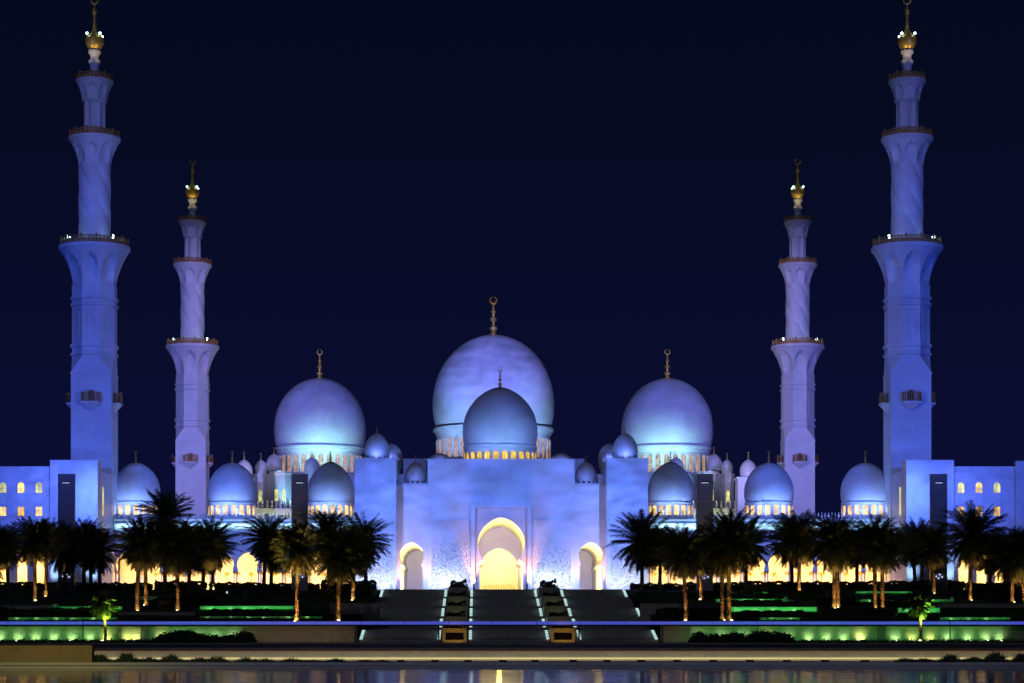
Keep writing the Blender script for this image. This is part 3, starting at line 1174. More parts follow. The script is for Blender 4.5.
for s in (-1, 1):
    m = MB()
    cx = s * 16.25
    xa, xb = sorted((s * 13.3, s * 18.95))
    m.prism(arch_bay(xa, xb, 0, zs_top, side_out(cx)), 0.25, 1.2)
    m.box(xa, xb, 1.2, DEEP + 6, zs_top - 0.8, zs_top)
    m.box(xa, xb, -0.02 + 0.25 - 0.25, 0.25, zs_top - 0.7, zs_top - 0.3)
    xc, xd = sorted((s * 18.4, s * 18.95))
    m.box(xc, xd, 1.2, DEEP + 6, 0, zs_top - 0.8)
    m.build('shoulder_wall', marble, g)
    # end wall of the side passage
    m = MB()
    m.box(cx - 2.6, cx + 2.6, DEEP, DEEP + 0.4, 0, 9)
    m.build('end_wall', marble_s, g)
    m = MB()
    m.sheet(side_out(cx), 1.2, DEEP)
    m.build('side_vault', marble_s, g, smooth=40)
    # towers
    xa, xb = sorted((s * 18.95, s * 26.4))
    m = MB()
    m.box(xa, xb, -2.0, 10, 0, zc_top)
    m.box(xa, xb, 10, 18, 0, zc_top - 0.4)
    xe, xf = sorted((s * 17.95, s * 18.95))
    m.box(xe, xf, 8, 12, zs_top, zs_top + 2.2)
    m.build('tower', marble, g)
    # carved panels low on the walls
    for (p0, p1, yy) in ((5.6, 12.6, 0), (19.6, 25.8, -2.0)):
        xa, xb = sorted((s * p0, s * p1))
        m = MB()
        m.box(xa, xb, yy - 0.06, yy - 0.003, 0.05, 13.2 if p0 < 10 else 10.5)
        m.build('carved_panel', carved, g)
    # domes on the towers and behind the parapet
    make_dome(g, s * 22.7, 4.5, zc_top - 0.02, zc_top + 0.75, 2.32, 4.3, 12, 0.55, 0.6, zc_top + 0.1, mat('dusk_glass', (0.03, 0.03, 0.06), 0.2), 1.3, 0.6)
    make_dome(g, s * 20.6, 16, zc_top - 0.45, zc_top + 0.6, 2.2, 3.6, 0, 1, 1, 1, pane_c, 0, 0.6)
    make_dome(g, s * 15.8, 10, zs_top - 0.02, zs_top + 1.15, 1.95, 3.5, 12, 0.5, 0.8, zs_top + 0.2, mat('dusk_glass', (0.03, 0.03, 0.06), 0.2), 1.3, 0.62)
    make_dome(g, s * 11.4, 14, zc_top - 2, zc_top - 0.9, 2.6, 3.1, 0, 1, 1, 1, pane_c, 0, 0.55)
    for (q, yy, zz, ty) in ((15.8, 4.5, zs_top + 0.3, 10), (20.6, 12.5, zc_top + 0.2, 16), (22.7, 0.5, zc_top + 0.2, 4.5), (11.4, 9.0, zc_top + 0.2, 14)):
        spot((X0 + s * q, GD + yy, ZP + zz), (X0 + s * q, GD + ty - 1.5, ZP + zz + 2.6), 0.45 * K, (0.16, 0.24, 1.0), 120, 1.0, size=0.2)
# raised portal frame
m = MB()
fw, fh = 5.45, 15.7
m.prism([(-fw, 0), (-fw, fh), (fw, fh), (fw, 0), (fw - 0.75, 0), (fw - 0.75, fh - 0.45), (-fw + 0.75, fh - 0.45), (-fw + 0.75, 0)], -0.45, -0.003)
m.build('portal_frame', marble_s, g)
# barrel vault of the passage and the end wall with the inner arch
m = MB()
m.sheet(gate_out, 1.2, DEEP)
m.build('gate_vault', marble_s, g, smooth=40)
inner = arch_pts(-0.1, 0, 3.8, 5.0, 3.8, 3.82, 30, 0.3)
m = MB()
m.prism(arch_bay(-5.2, 5.2, 0, 16, inner), DEEP, DEEP + 0.5)
m.build('end_wall', marble_s, g)
m = MB()
m.box(-9, 9, DEEP + 11, DEEP + 11.4, 0, 13)
m.box(-9, 9, DEEP + 0.5, DEEP + 11, 12.6, 13)
m.box(-9, -8.6, DEEP + 0.5, DEEP + 11, 0, 12.6)
m.box(8.6, 9, DEEP + 0.5, DEEP + 11, 0, 12.6)
m.build('inner_hall', marble_s, g)
# gilt screen at the far end of the hall
m = MB()
for i in range(13):
    x = -3.0 + i * 0.5
    m.tube((x, DEEP + 9, 0), (x, DEEP + 9, 2.3 + 0.5 * math.cos(x * 0.5)), 0.07, n=6)
m.box(-3.2, 3.2, DEEP + 8.95, DEEP + 9.05, 1.1, 1.25)
m.box(-3.2, 3.2, DEEP + 8.95, DEEP + 9.05, 2.2, 2.32)
m.build('gilt_screen', gold, g)
# gatehouse dome
spot((X0 + 62, 190, 34), (X0, 419, 49.8), 200 * K, (1.0, 0.8, 0.35), 1.2, 0.5)  # added off-frame warm beam brightening this dome's finial
for q_ in (-6.5, 0, 6.5):
    spot((X0 + q_, GD + 7.5, 32.7), (X0 + q_ * 0.6, GD + 14.5, 37.5), 1.0 * K, (0.30, 0.62, 1.0), 84, 1.0, size=0.2)
make_dome(g, 0, 21, zc_top - 0.03, 36.6 - ZP, 7.15, 11.1, 26, 1.05, 2.3, zc_top + 0.35, pane_y, 3.6, 0.58, rd=0.95, capped=True)

# light in the gate: warm coves along the passage, hall lamps, and added blue spots tinting the end walls
YEL = (1.0, 0.74, 0.20)
area((X0, GD + 9, ZP + 0.25), (X0, GD + 9.01, ZP + 9), 7.2 * K, YEL, 2.6, 11)
area((X0, GD + DEEP + 5, ZP + 12.3), (X0, GD + DEEP + 5.5, ZP), 2.6 * K, YEL, 14, 7)
point((X0, GD + DEEP + 4, ZP + 5), 0.9 * K, YEL, 0.6)
spot((X0, GD + DEEP - 16, ZP + 1.2), (X0, GD + DEEP, ZP + 9.5), 6.0 * K, (0.30, 0.22, 1.0), 60, 0.8)
for s in (-1, 1):
    cx = X0 + s * 16.25
    area((cx, GD + 11, ZP + 0.25), (cx, GD + 11.01, ZP + 7), 6.0 * K, YEL, 1.6, 13)
    spot((cx, GD + DEEP - 14, ZP + 0.8), (cx, GD + DEEP, ZP + 4), 2.6 * K, (0.34, 0.34, 1.0), 60, 0.8)
    # broad cool wash up the lower walls
    for (q, yy) in ((9.2, -7.5), (22.5, -9.5), (16.2, -7.5)):
        spot((X0 + s * q, GD + yy, ZP + 0.3), (X0 + s * q, GD, ZP + 5), 2.6 * K, (0.42, 0.50, 1.0), 95, 1.0, size=0.3)
    # orange grazing light beside the portal frame and the side arches
    for (q, yy, pw) in ((5.0, -1.35, 10.0), (18.55, -0.9, 5.0), (13.8, -1.1, 3.5)):
        spot((X0 + s * q, GD + yy, ZP + 0.2), (X0 + s * q, GD + yy + 0.75, ZP + 10), pw * K, (1.0, 0.42, 0.12), 50, 0.9, size=0.15)
    # pale uplights at the foot of the carved walls
    for (q, yy, pw) in ((6.8, -3.2, 1.0), (9.2, -3.2, 1.0), (11.8, -3.2, 0.9), (20.8, -5.0, 0.9), (24.4, -5.0, 0.9)):
        spot((X0 + s * q, GD + yy, ZP + 0.2), (X0 + s * q, GD + yy + 3.2, ZP + 2.4), 0.85 * K * pw, (0.95, 1.0, 0.55), 84, 1.0, size=0.3)

# ------------------------------------------------------------------ slab light towers
for s, q, lb in ((-1, 73.0, 'dark slab tower in front of the corner block on the left'),
                 (-1, 34.0, 'dark slab tower standing before the arcade, left of the gate'),
                 (1, 33.7, 'dark slab tower standing before the arcade, right of the gate'),
                 (1, 72.8, 'dark slab tower in front of the corner block on the right')):
    TD = 368.0
    t = thing('light_tower', (X0 + s * q, TD, zg(TD) - 0.2), lb, 'light tower', 'slab light towers before the mosque')
    hgt = zx(474, TD) - zg(TD) + 0.2
    hw = 1.36
    m = MB()
    m.box(-hw, hw, -0.5, 0.5, 0, hgt)
    m.box(-hw, -hw + 0.2, -0.62, -0.5, 0, hgt)
    m.box(hw - 0.2, hw, -0.62, -0.5, 0, hgt)
    for k in range(22):
        m.box(-hw + 0.22, hw - 0.22, -0.56, -0.5, 0.5 + k * hgt / 22.5, 0.62 + k * hgt / 22.5)
    m.build('slab', tower_stone, t)
    spot((X0 + s * q, TD - 7, zg(TD) + 1.5), (X0 + s * q, TD - 0.6, zg(TD) + 14), 0.75 * K, (1.0, 0.85, 0.6), 58, 1.0, size=0.2)  # added fill spot brightening the slab front, no fixture there
    m = MB()
    m.box(-0.75, 0.75, -0.75, -0.56, hgt - 1.45, hgt - 1.28)
    m.build('hood', dark_metal, t)
    m = MB()
    m.box(-0.6, 0.6, -0.66, -0.6, hgt - 1.56, hgt - 1.47)
    m.build('lamp', mat('tower_lens', (0.5, 0.5, 0.5), 0.3, emit=(0.7, 0.8, 1.0), estr=0.7), t)
    m = MB()
    m.box(-0.9, 0.9, 0.5, 0.9, hgt - 0.9, hgt - 0.2)
    m.build('projector_housing', dark_metal, t)
    for (lx, lz) in ((-0.5, 2.6), (0.1, 2.9), (0.5, 2.5), (-0.1, 2.3)):
        m = MB()
        m.box(lx - 0.1, lx + 0.1, -0.7, -0.6, lz - 0.1, lz + 0.1)
        m.build('marker_light', mat('marker_lens', (0.5, 0.5, 0.5), 0.3, emit=(0.5, 0.6, 1.0), estr=1.6), t)

# ------------------------------------------------------------------ staircases
FL = [(300 + 15.2 * i, -0.55 + 1.746 * i) for i in range(5)]
RUN = 10.0


def staircase(x0, x1, label):
    t = MB()
    # side outline in y/z, swept along x
    pts = [(FL[0][0], -0.62)]
    for (d, z0) in FL:
        for k in range(10):
            pts.append((d + RUN * k / 10, z0 + 0.1746 * k))
            pts.append((d + RUN * k / 10, z0 + 0.1746 * (k + 1)))
        pts.append((d + RUN, z0 + 1.746))
    pts.append((376.0, ZP - 0.004))
    pts.append((376.0, -0.62))
    n = len(pts)
    vs = [(x0, p[0], p[1]) for p in pts] + [(x1, p[0], p[1]) for p in pts]
    fs = [(i, (i + 1) % n, n + (i + 1) % n, n + i) for i in range(n)] + [tuple(range(n)), tuple(range(2 * n - 1, n - 1, -1))]
    t.add(vs, fs)
    o = t.build('staircase', granite)
    tag(o, label, 'staircase', 'dark stone stairs up to the gate')
    return o


staircase(X0 - 20.45, X0 - 9.3, 'broad dark stairs climbing to the left of the planters')
staircase(X0 - 5.5, X0 + 5.5, 'dark central stairs leading straight up to the glowing gate')
staircase(X0 + 9.3, X0 + 20.45, 'broad dark stairs climbing to the right of the planters')

# step lights in short ladders along the edges
FN = ['lowest', 'second', 'middle', 'fourth', 'topmost']


def stair_light(x, i, rows, label):
    d, z0 = FL[i]
    o = thing('step_light', (x, d, z0), label, 'step lights', 'step lights along the stairs')

    def rung():
        m = MB()
        m.box(-0.21, 0.21, -0.35, -0.05, -0.02, 0.13)
        return m.mesh('light_bar', stair_led)
    for k in range(rows):
        link('light_bar', cached('rung', rung), o, (0, RUN * (k + 0.5) / rows * 0.76 + 0.6, 1.746 * (k + 0.5) / rows * 0.76 + 0.28))
    area((x, d + 4, z0 + 1.8), (x, d + 4, z0), 12, (0.6, 0.95, 0.9), 0.5, 7)


for q, nm in ((-9.55, 'left side of the left planters'), (-5.25, 'right side of the left planters'),
              (5.35, 'left side of the right planters'), (9.75, 'right side of the right planters')):
    for i in range(5):
        stair_light(X0 + q, i, 6, 'ladder of pale step lights on the %s flight, %s' % (FN[i], nm))
for q, nm in ((-20.2, 'outer left edge'), (20.2, 'outer right edge')):
    for i in (0, 2, 4):
        stair_light(X0 + q, i, 7, 'ladder of pale step lights on the %s flight at the %s' % (FN[i], nm))


# ------------------------------------------------------------------ foliage helpers
def leaf_cloud(m, n, fn, size, rg):
    for _ in range(n):
        p, nrm = fn()
        a = Vector((rg.gauss(0, 1), rg.gauss(0, 1), rg.gauss(0, 1))).normalized()
        d = (nrm * 0.7 + a).normalized()
        u = d.orthogonal().normalized()
        w = d.cross(u)
        u = (u * math.cos(rg.random() * 6.3) + w * math.sin(rg.random() * 6.3)).normalized()
        w = d.cross(u)
        s = size * rg.uniform(0.6, 1.3)
        m.add([p - w * s * 0.28, p + u * s * 0.5 - w * s * 0.0, p + w * s * 0.28, p - u * s * 0.5], [(0, 1, 2, 3)])


def hedge_mesh(L, W, H, n, seed):
    rg = random.Random(seed)
    m = MB()
    # twiggy core
    m.box(-L / 2 + 0.2, L / 2 - 0.2, -W / 2 + 0.2, W / 2 - 0.2, 0, H - 0.25)

    def fn():
        f = rg.random()
        x = rg.uniform(-L / 2, L / 2)
        wob = 0.10 * math.sin(x * 1.7 + seed) + 0.08 * math.sin(x * 3.9 + seed * 2)
        if f < 0.5:
            return Vector((x, rg.uniform(-W / 2, W / 2), H + wob + rg.gauss(0, 0.09))), Vector((0, 0, 1))
        if f < 0.9:
            return Vector((x, -W / 2 + rg.gauss(0, 0.08), rg.uniform(0, H))), Vector((0, -1, 0))
        sd = rg.choice((-1, 1))
        return Vector((sd * L / 2 + rg.gauss(0, 0.08), rg.uniform(-W / 2, W / 2), rg.uniform(0, H))), Vector((sd, 0, 0))
    leaf_cloud(m, n, fn, 0.34, rg)
    return m.mesh('hedge', leaf)


def bush_mesh(rx, ry, H, n, seed):
    rg = random.Random(seed)
    m = MB()
    lob = [(rg.uniform(-0.5, 0.5) * rx, rg.uniform(-0.4, 0.4) * ry, rg.uniform(0.6, 1.0)) for _ in range(7)]

    def fn():
        l = rg.choice(lob)
        th, ph_ = rg.uniform(0, 2 * PI), math.acos(rg.uniform(-0.15, 1))
        q = Vector((math.sin(ph_) * math.cos(th), math.sin(ph_) * math.sin(th), math.cos(ph_)))
        k = rg.uniform(0.72, 1.05)
        return Vector((l[0] + q.x * rx * 0.55 * k, l[1] + q.y * ry * 0.6 * k, max(0.02, q.z * H * l[2] * k))), q
    leaf_cloud(m, n, fn, 0.36, rg)
    return m.mesh('bush', leaf)


# ------------------------------------------------------------------ stepped planters on the stairs
for s, side in ((-1, 'left'), (1, 'right')):
    for i, (d, z0) in enumerate(FL):
        lab = '%s of the stone planters stepping up the %s of the central stairs' % (FN[i], side)
        xa, xb = 5.75, 9.05
        t = thing('planter', (X0 + s * 7.4, d + 0.4, z0 - 0.1), lab, 'planter', 'stepped planters on the stairs')
        w = 1.65
        top = 2.0
        m = MB()
        m.box(-w, w, 0, 14.6, 0, top - 0.35)
        m.box(-w, -w + 0.25, 0, 14.6, top - 0.35, top)
        m.box(w - 0.25, w, 0, 14.6, top - 0.35, top)
        m.box(-w + 0.25, w - 0.25, 0, 0.25, top - 0.35, top)
        m.build('basin', stone, t)
        if i == 0:
            m = MB()
            m.box(-1.2, 1.2, -0.12, -0.004, 0.4, 1.35)
            m.build('dark_grille', mat('black_grille', (0.004, 0.004, 0.004), 0.95, spec=0.05), t)
        hm = cached(('ph', 1), lambda: hedge_mesh(2.6, 3.2, 0.85, 420, 5))
        h = link('planting', hm, t, (0, 2.4, top - 0.38))
        if i == 4:
            h.scale = (1, 1, 1.5)
    # orange light on the lowest planter's front
    spot((X0 + s * 7.4, 297.4, -0.5), (X0 + s * 7.4, 300.4, 0.7), 0.24 * K, (1.0, 0.52, 0.06), 100, 0.9, size=0.1)
    for i in (1, 2, 3):
        d, z0 = FL[i]
        spot((X0 + s * 7.4, d - 1.2, z0 + 0.1), (X0 + s * 7.4, d + 0.4, z0 + 1.0), 0.015 * K, (0.8, 0.85, 0.2), 120, 0.9, size=0.1)


# ------------------------------------------------------------------ garden walls and their lights
def garden_wall(px0, px1, py0, py1, d, label, m_=palestone, lights=None, cat='wall', pw=0.0, colr=(0.05, 1.0, 0.16), thick=0.5, post=None, group='low garden walls'):
    x0, x1 = xx(px0, d), xx(px1, d)
    z1 = zx(py0, d)
    z0 = min(zx(py1, d), zg(d) if d > 301 else 9) - 0.5
    m = MB()
    m.box(-(x1 - x0) / 2, (x1 - x0) / 2, 0, thick, 0, z1 - z0)
    m.box(-(x1 - x0) / 2 - 0.06, (x1 - x0) / 2 + 0.06, -0.08, thick + 0.08, z1 - z0, z1 - z0 + 0.09)
    if post:
        xp = (post * (x1 - x0) / 2)
        m.box(xp - 0.25, xp + 0.25, -0.1, thick + 0.1, 0, z1 - z0 + 0.45)
    o = m.build('garden_wall', m_, None, ((x0 + x1) / 2, d, z0))
    tag(o, label, cat, group)
    if pw:
        zl = zx(py1, d)
        area(((x0 + x1) / 2, d - 0.6, zl + 0.16), ((x0 + x1) / 2, d, (zl + z1) / 2 + 0.1), pw, colr, (x1 - x0) * 0.98, 0.12)
    return o


STRIPS = []
# front retaining walls
WD = 300.0
for (a, b_, lb) in ((-40, 117, 'long green-lit retaining wall at the far left of the garden'),
                    (122, 141, 'short green-lit retaining wall piece right of the small left palm'),
                    (149, 242, 'green-lit retaining wall behind the dark bushes on the left'),
                    (690, 877, 'green-lit retaining wall right of the stairs, behind dark bushes'),
                    (886, 1003, 'green-lit retaining wall at the right behind the small right palm')):
    garden_wall(a, b_, 627, 642, WD, lb)
for (a, b_, lb) in ((117, 122, 'narrow dark recess wall by the small left palm'), (141, 149, 'dark pier in the green-lit wall on the left'),
                    (877, 886, 'dark pier in the green-lit wall on the right'),
                    (242, 356.5, 'plain brown retaining wall left of the stairs'), (661, 690, 'plain brown retaining wall right of the stairs'),
                    (1003, 1100, 'plain retaining wall end at the far right edge')):
    garden_wall(a, b_, 626.6, 642, WD + 0.15, lb, stone if b_ - a > 12 else granite)
up_b = cached('upl', lambda: None)


def fixture_mesh():
    m = MB()
    m.lathe([(0.16, 0), (0.2, 0.05), (0.2, 0.18), (0.15, 0.2)], 10)
    return m.mesh('housing', dark_metal, 40)


def lens_mesh(mt):
    m = MB()
    m.lathe([(0.15, 0.2), (0.13, 0.26), (0.04, 0.29)], 10)
    return m.mesh('lens', mt, 40)


FXM, LWM, LGM = fixture_mesh(), lens_mesh(lamp_w), lens_mesh(lamp_g)


def uplight(loc, label, group, green=False, name='ground_spotlight', sc_=1.0):
    t = thing(name, loc, label, 'spotlight', group)
    t.scale = (sc_, sc_, sc_)
    link('housing', FXM, t)
    link('lens', LGM if green else LWM, t)
    return t


gl = [-2, 16, 34, 52, 70, 88, 105, 125, 134, 160, 178, 196, 214, 232]
for i, px in enumerate(gl):
    x = xx(px, 298.6)
    lab = '%s ground spotlight from the left along the green wall left of the stairs' % ORD[i]
    uplight((x, 298.6, -0.6), lab, 'spotlights along the left green wall', True)
    yel = px in (105, 125, 134, 160)
    spot((x, 299.3, -0.35), (x, 300.2, 0.35), 150 if yel else 95, (0.85, 1.0, 0.26) if yel else (0.55, 1.0, 0.34), 110, 1.0, size=0.1)
gr = [700, 722, 745, 768, 790, 810, 828, 845, 862, 897, 914, 932, 950, 970, 988, 1002]
for i, px in enumerate(gr):
    x = xx(px, 298.6)
    lab = '%s ground spotlight from the left along the green wall right of the stairs' % ORD[i]
    uplight((x, 298.6, -0.6), lab, 'spotlights along the right green wall', True)
    yel = px in (768, 862, 914, 932)
    spot((x, 299.3, -0.35), (x, 300.2, 0.35), 210 if px == 862 else 95, (0.85, 1.0, 0.26) if yel else (0.55, 1.0, 0.34), 110, 1.0, size=0.1)

GREEN = (0.07, 1.0, 0.16)
for (a, b_, y0, y1, d, pw, lb, po) in (
        (55, 122, 607, 611.5, 329, 260, 'low green-glowing wall with end post, left of the small left palm', -1),
        (8, 117, 618, 620.5, 313, 90, 'thin green-glowing kerb wall above the far left retaining wall', None),
        (200, 294, 606.6, 610.5, 329, 420, 'bright green low wall between the lit left palms', None),
        (200, 322, 617, 619, 314, 50, 'dim green kerb wall under the lit left palms', None),
        (136, 158, 597, 602, 347, 60, 'dim green wall piece behind the left palm trunks', None),
        (726, 768, 592.5, 595, 362, 90, 'topmost short green strip wall right of the stairs', None),
        (716, 786, 599.5, 602, 346, 160, 'second green strip wall right of the stairs, with end post', 1),
        (728, 817, 607.5, 612, 328, 520, 'brightest green strip wall right of the stairs', None),
        (856, 913, 592.0, 594.8, 362, 150, 'green strip wall left of the small right palm, highest', None),
        (860, 952, 600.0, 602.4, 346, 150, 'long thin green strip wall behind the small right palm', 1),
        (898, 940, 608.5, 613, 327, 200, 'short green wall right behind the small right palm crown', None),
        (986, 1004, 592.6, 595, 361, 40, 'tiny dim green wall near the right edge', None),
        (760, 800, 618.2, 620.2, 313, 60, 'dim teal kerb wall right of the stairs', None),
        (940, 1010, 618, 620.4, 313, 110, 'teal-lit kerb wall at the right edge', None)):
    garden_wall(a, b_, y0, y1, d, lb, pw=pw * 0.15, colr=GREEN, post=po)
    STRIPS.append((xx(a, d), xx(b_, d), d, zx(y1, d)))
    for q_ in range(int((b_ - a) / 19)):
        xq = xx(a + 9.5 + 19 * q_ + rng.uniform(-3, 3), d)
        spot((xq, d - 0.35, zx(y1, d) + 0.12), (xq, d, zx(y1, d) + 0.35), 9, (0.4, 1.0, 0.35), 130, 1.0, size=0.08)
for (a, b_) in ((-10, 117), (150, 242), (690, 877), (886, 1003)):
    area(((xx(a, 298) + xx(b_, 298)) / 2, 297.6, -0.3), ((xx(a, 298) + xx(b_, 298)) / 2, 300, 0.7), (b_ - a) * 0.75, (0.10, 1.0, 0.12), (xx(b_, 298) - xx(a, 298)), 0.1)
for (a, b_) in ((242, 356), (661, 690)):
    area(((xx(a, 298) + xx(b_, 298)) / 2, 296.5, 0.2), ((xx(a, 298) + xx(b_, 298)) / 2, 300, 0.9), (b_ - a) * 0.45, (1.0, 0.72, 0.35), (xx(b_, 298) - xx(a, 298)), 0.1)
# unlit terrace walls
for (a, b_, y0, y1, d, lb) in ((118, 195, 612.5, 622, 321, 'plain grey terrace wall under the left palm group'),
                               (0, 54, 606, 613, 329, 'plain dark terrace wall at the left edge'),
                               (786, 858, 600, 607, 346, 'plain brown terrace wall in the middle of the right garden'),
                               (850, 898, 613, 622, 320, 'plain grey terrace wall left of the small right palm'),
                               (330, 380, 604, 622, 322, 'plain terrace wall beside the left edge of the stairs'),
                               (640, 690, 604, 622, 322, 'plain terrace wall beside the right edge of the stairs'),
                               (938, 1040, 604, 612, 330, 'plain dark terrace wall at the right edge')):
    garden_wall(a, b_, y0, y1, d, lb, stone)

# blue vehicle light trail, made as an added glowing tube
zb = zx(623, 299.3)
t = thing('trail_tube', (0, 299.3, zb), 'continuous blue light trail, made as a tube, straight across the whole garden front', 'light trail')
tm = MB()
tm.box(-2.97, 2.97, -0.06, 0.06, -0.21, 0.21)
tm = tm.mesh('blue_trail', trail_blue)
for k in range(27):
    link('blue_trail', tm, t, (-73 + 6 * k, 0, 0))
m = MB()
m.box(-75, 85, 0.07, 0.2, -0.42, 0.2)  # added bar and posts, only holding the trail tube
m.build('trail_backing', dark_metal, t)
for q in (-20.9, -9.55, 9.55, 20.9):
    m = MB()
    m.box(-0.1, 0.1, 0.07, 0.2, -zb - 0.62, -0.43)
    m.build('post', dark_metal, t, (X0 + q, 0, 0))

# head and tail light trails of traffic, made as an added lit wall
BD = 190.0
t = thing('trail_wall', (0, BD, -2.0), 'pale, red and warm light trails beyond the pool, made as a low wall', 'wall')
m = MB()
m.box(-120, 120, 0, 0.19, 0, zx(651.3, BD) + 2.0)
m.build('pale_trail', palestone, t)
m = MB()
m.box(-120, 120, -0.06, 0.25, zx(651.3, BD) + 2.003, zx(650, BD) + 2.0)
m.build('red_trail', trail_red, t)
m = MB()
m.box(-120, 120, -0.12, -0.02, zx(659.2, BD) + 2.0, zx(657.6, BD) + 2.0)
m.build('warm_trail', trail_warm, t)
area((8, BD - 1.2, -1.8), (8, BD, -1.4), 480, (1.0, 0.82, 0.44), 200, 0.15)  # added wash brightening the wall that stands for the trails

# ochre wall at the left of the pool
m = MB()
x0, x1 = xx(-60, 113), xx(92, 113)
m.box(x0, x1, 0, 0.7, 0, zx(646, 113) + 1.27)
m.box(x0 - 0.02, x1 + 0.03, -0.03, 0.73, zx(646, 113) + 1.27, zx(645.3, 113) + 1.27)
tag(m.build('pool_wall', mat('ochre_stone', (0.36, 0.26, 0.11), 0.8, var=0.25, vscale=1.2, bump=0.2, bscale=6), None, (0, 113, -1.27)), 'plain ochre wall block at the left end of the pool edge', 'wall')
area((xx(30, 105), 104, 0.2), (xx(30, 113), 113, -0.8), 140, (1.0, 0.80, 0.0), 8, 0.3)

# black outlet boxes along the pool edge
bxm = MB()
bxm.box(-0.19, 0.19, -0.12, 0.12, 0, 0.15)
bxm.box(-0.15, 0.15, -0.135, -0.12, 0.02, 0.09)
bm_ = bxm.mesh('pool_outlet', dark_metal)
pxs = [294, 331, 366, 401, 435, 468, 503, 535, 573, 607, 641, 677, 713, 750, 787, 825, 865]
for i, px in enumerate(pxs):
    o = link('pool_outlet', bm_, None, (xx(px, 112.6), 112.6, -1.27))
    tag(o, '%s small black box from the left in the row on the pool edge' % ORD[i], 'outlet box', 'black boxes along the pool edge')


# ------------------------------------------------------------------ palms
def palm_crown(seed, nf=62, L=4.4, size=1.0, leafw=0.10):
    rg = random.Random(seed)
    m = MB()
    for i in range(nf):
        f = i / nf
        az = i * 2.39996 + rg.uniform(-0.25, 0.25)
        el = R(88 - 142 * f ** 0.9 + rg.uniform(-9, 9))
        ln = L * size * (0.80 + 0.28 * math.sin(PI * min(1, f * 1.2 + 0.15))) * rg.uniform(0.86, 1.1)
        droop = R(rg.uniform(22, 62)) * (1.1 - 0.4 * f)
        hz = Vector((math.cos(az), math.sin(az), 0))
        side = Vector((-math.sin(az), math.cos(az), 0))
        seg = 11
        pts = [Vector((0, 0, 0)) + hz * 0.18 + Vector((0, 0, -0.6 * f))]
        e_ = el
        for k in range(seg):
            e_ = el - droop * ((k + 1) / seg) ** 1.4
            e_ = max(e_, R(-86))
            pts.append(pts[-1] + (hz * math.cos(e_) + Vector((0, 0, 1)) * math.sin(e_)) * (ln / seg))
        mi = 1 if f > 0.86 else 0
        for k in range(seg):
            w = 0.05 * (1 - k / seg) + 0.012
            m.add([pts[k] - side * w, pts[k] + side * w, pts[k + 1] + side * w * 0.9, pts[k + 1] - side * w * 0.9], [(0, 1, 2, 3)], mi)
        nl = 34
        tw_ = rg.uniform(-0.35, 0.35)
        for k in range(2, nl):
            u = k / nl
            q = u * seg
            j = min(int(q), seg - 1)
            p = pts[j].lerp(pts[j + 1], q - j)
            d = (pts[j + 1] - pts[j]).normalized()
            up = side.cross(d)
            ll = size * (0.76 * math.sin(PI * (0.12 + 0.80 * u)) + 0.12) * rg.uniform(0.8, 1.15)
            for s in (-1, 1):
                v = (side * s * math.cos(tw_) + d * rg.uniform(0.55, 0.95) + up * (rg.uniform(0.15, 0.5)) + Vector((0, 0, -0.15))).normalized()
                b_ = d * leafw
                tip = p + v * ll + Vector((0, 0, -0.12 * ll))
                m.add([p - b_ * 0.5, p + b_ * 0.5, tip + b_ * 0.12, tip - b_ * 0.12], [(0, 1, 2, 3)], mi)
    # fruit-stalk stubs and old leaf bases
    for i in range(26):
        az = rg.uniform(0, 2 * PI)
        z0 = -rg.uniform(0.3, 1.1)
        a = Vector((0.22 * math.cos(az), 0.22 * math.sin(az), z0))
        m.tube(a, a + Vector((math.cos(az) * 0.35, math.sin(az) * 0.35, 0.35)), 0.06, 0.03, 5, 1)
    return m.mesh('crown', [frond, frond_dry])


def palm_trunk(h, r0, r1, seed, lean):
    rg = random.Random(seed)
    m = MB()
    rings = int(h / 0.2)
    prof = []
    n = 12
    vs = []
    for j in range(rings + 1):
        u = j / rings
        r = r0 + (r1 - r0) * u
        if u < 0.08:
            r *= 1 + 0.5 * (1 - u / 0.08)
        if u > 0.86:
            r *= 1 + 0.35 * (u - 0.86) / 0.14
        for i in range(n):
            a = 2 * PI * i / n + (PI / n if j % 2 else 0)
            q = r * (1.0 + (0.13 if j % 2 else -0.04) + rg.uniform(-0.04, 0.05))
            vs.append((q * math.cos(a) + lean * u * u, q * math.sin(a), h * u))
    fs = []
    for j in range(rings):
        for i in range(n):
            i2 = (i + 1) % n
            fs.append((j * n + i, j * n + i2, (j + 1) * n + i2, (j + 1) * n + i))
    m.add(vs, fs)
    return m.mesh('trunk', bark)


CROWNS = [palm_crown(100 + i, nf=112 + 5 * i, L=4.2 + 0.18 * (i % 3)) for i in range(5)]


